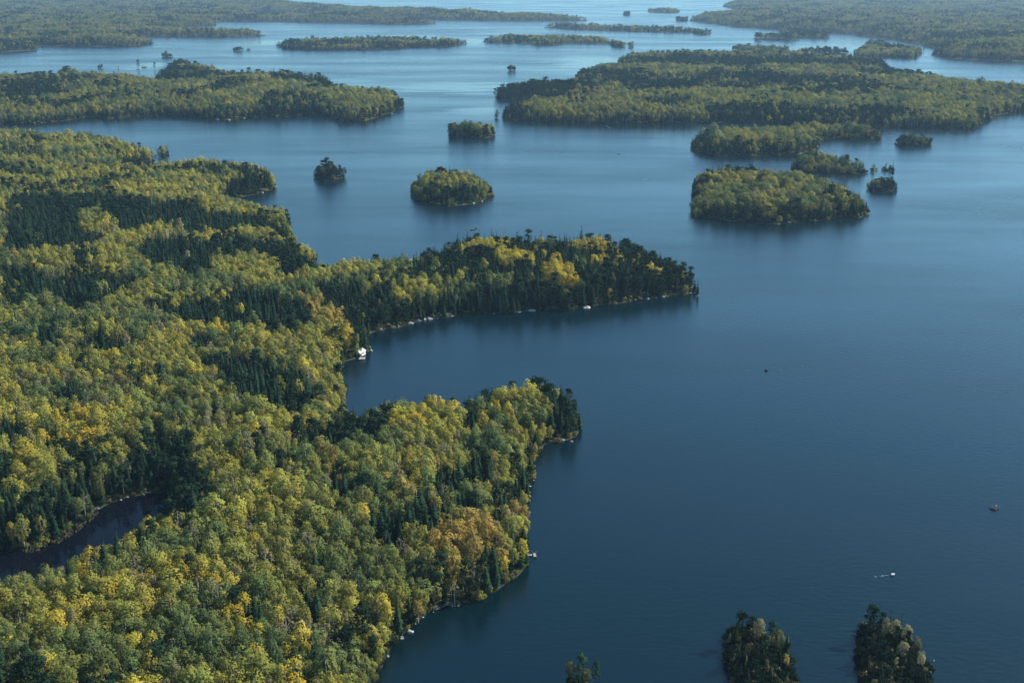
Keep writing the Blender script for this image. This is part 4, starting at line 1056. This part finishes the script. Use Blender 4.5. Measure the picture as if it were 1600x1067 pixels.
def jetty(px, py, length, width, rz, label, cross=0, mat='wood'):
    x, y = at(px, py); e = empty('jetty', (x, y, 0), rz); tag(e, label, 'jetty')
    n = int(length / .6)
    pl = MB(); pl.box((0, 0, 0), (.55, width, .06)); pm = pl.mesh('plank', [M[mat]])
    for k in range(n): link('plank', pm, e, ((k + .5) * .6, 0, .62 + rnd.uniform(-.01, .01)))
    if cross:
        for k in range(int(cross / .6)): 
            o = link('plank', pm, e, (length + width / 2 * .0 + .9, (k + .5) * .6 - cross / 2, .625)); o.rotation_euler = (0, 0, math.pi / 2)
    ps = MB(); ps.tube((0, 0, -1.5), (0, 0, 1.2), .09, .09, 7); psm = ps.mesh('post', [M[mat]], True)
    for k in range(0, n + 1, 3):
        for s_ in (-1, 1): link('post', psm, e, (k * .6, s_ * width / 2, 0))
    if cross:
        for s_ in (-1, 1):
            for a_ in (.2, 1.6): link('post', psm, e, (length + a_, s_ * cross / 2, .2))
    for s_ in (-1, 1):
        b_ = MB(); b_.box((length / 2, s_ * (width / 2 - .1), .52), (length, .1, .14)); b_.build('beam', M[mat], e)
    return e
jetty(820, 869, 3.2, 1.0, R(5), 'little grey wooden jetty with a crosswise end on the near shore', 3.4)
jetty(563, 559, 2.4, 1.4, R(-70), 'short grey jetty running out from the white boathouse')

def boat(px, py, length, beam, rz, hullm, label, name='boat', cat='boat', outboard=False, inner='wood', h=.5):
    x, y = at(px, py); e = empty(name, (x, y, 0), rz); tag(e, label, cat)
    secs = []; n = 11
    for k in range(n):
        t = k / (n - 1); u = -1 + 2 * t
        if name == 'canoe': wv = beam / 2 * max(.03, (1 - abs(u) ** 2.2)); sh = h * (1 + .5 * u * u)
        else: wv = beam / 2 * (1 if u < .1 else max(.03, 1 - ((u - .1) / .9) ** 2.0)); sh = h * (1 + .35 * max(0, u) ** 2)
        X_ = u * length / 2
        secs.append([(X_, -wv, sh), (X_, -wv * .85, sh * .35), (X_, 0, -.08), (X_, wv * .85, sh * .35), (X_, wv, sh)])
    m = MB()
    for k in range(n - 1):
        for j in range(4): m.quad([secs[k][j], secs[k + 1][j], secs[k + 1][j + 1], secs[k][j + 1]])
    m.quad(secs[0]); m.build('hull', M[hullm], e)
    g = MB()
    for k in range(n - 1):
        for j in (0, 4): g.tube(secs[k][j], secs[k + 1][j], .05, .05, 5)
    g.build('gunwale', M[hullm if hullm == 'white' else 'dark'], e)
    fl = MB()
    for k in range(1, n - 2): fl.quad([(secs[k][1][0], secs[k][1][1] * .95, h * .3), (secs[k + 1][1][0], secs[k + 1][1][1] * .95, h * .3), (secs[k + 1][3][0], secs[k + 1][3][1] * .95, h * .3), (secs[k][3][0], secs[k][3][1] * .95, h * .3)])
    fl.build('floor', M[inner], e)
    for u in (-.45, .25):
        s_ = MB(); s_.box((u * length / 2, 0, h * .8), (.28, beam * .8, .05)); s_.build('seat', M[inner], e)
    if outboard:
        o_ = MB(); o_.box((-length / 2 - .12, 0, h + .2), (.28, .26, .4)); o_.tube((-length / 2 - .15, 0, h), (-length / 2 - .15, 0, -.4), .05, .05, 5); o_.build('outboard_motor', M['dark'], e)
    return e
boat(565.5, 561, 3.6, 1.5, R(20), 'white', 'small white boat moored below the white boathouse', inner='white')
boat(530, 567, 2.8, 1.2, R(35), 'white', 'white rowing boat pulled up where the middle bay shore turns down', inner='white')
boat(1395, 898, 1.5, .9, R(8), 'white', 'tiny white boat heading right with a faint wake, lower right water', outboard=True, inner='white')
boat(740, 358.5, 9.0, 2.6, R(50), 'dark', 'dark slim open boat with green inside, above the middle point', 'canoe', inner='green')
# wake: a faint trail of foam flecks behind the little boat
x, y = at(1394, 898); mb = MB()
for k in range(30):
    t = rnd.random(); dx = -1.2 - t * 6.5; dy = rnd.gauss(0, .1 + t * .35); r_ = rnd.uniform(.04, .09) * (1 - t * .6); a = rnd.uniform(0, 3)
    mb.quad([(dx + r_ * 2.2 * math.cos(q), dy + r_ * math.sin(q), .012 + .0001 * k) for q in (0, 1.05, 2.1, 3.14, 4.2, 5.2)])
o = mb.build('wake_foam', M['white'], None, (x, y, 0)); o.rotation_euler = (0, 0, R(8)); tag(o, 'faint foam trail behind the tiny white boat', 'foam', None, 'stuff')
# pale clearing far off on the right shore
rock(1151, 29, 45, 5, 'bright bare patch of rock in the far right forest near the top', 'white', 160, None, 3.0, 0)

# ------------------------------------------------------------------ haze
HZ = 3.6e-5
me = bpy.data.meshes.new('haze'); x_, y0_, y1_, zb, zt = 25000, -2500, 23000, -4.0, 245.0
v = [(a, b, c_) for c_ in (zb, zt) for a, b in ((-x_, y0_), (x_, y0_), (x_, y1_), (-x_, y1_))]
me.from_pydata(v, [], [(3, 2, 1, 0), (4, 5, 6, 7), (0, 1, 5, 4), (1, 2, 6, 5), (2, 3, 7, 6), (3, 0, 4, 7)])
hm, nt = newmat('haze'); pvn = N(nt, 'ShaderNodeVolumePrincipled'); pvn.inputs['Color'].default_value = (.46, .74, 1.0, 1)
pvn.inputs['Density'].default_value = HZ; pvn.inputs['Anisotropy'].default_value = .2
o_ = N(nt, 'ShaderNodeOutputMaterial'); nt.links.new(pvn.outputs[0], o_.inputs['Volume'])
me.materials.append(hm); tag(link('haze', me), 'thin bluish air haze over the whole lake', 'haze', None, 'stuff')
sc.cycles.max_bounces = 6; sc.cycles.transparent_max_bounces = 8; sc.cycles.volume_bounces = 0
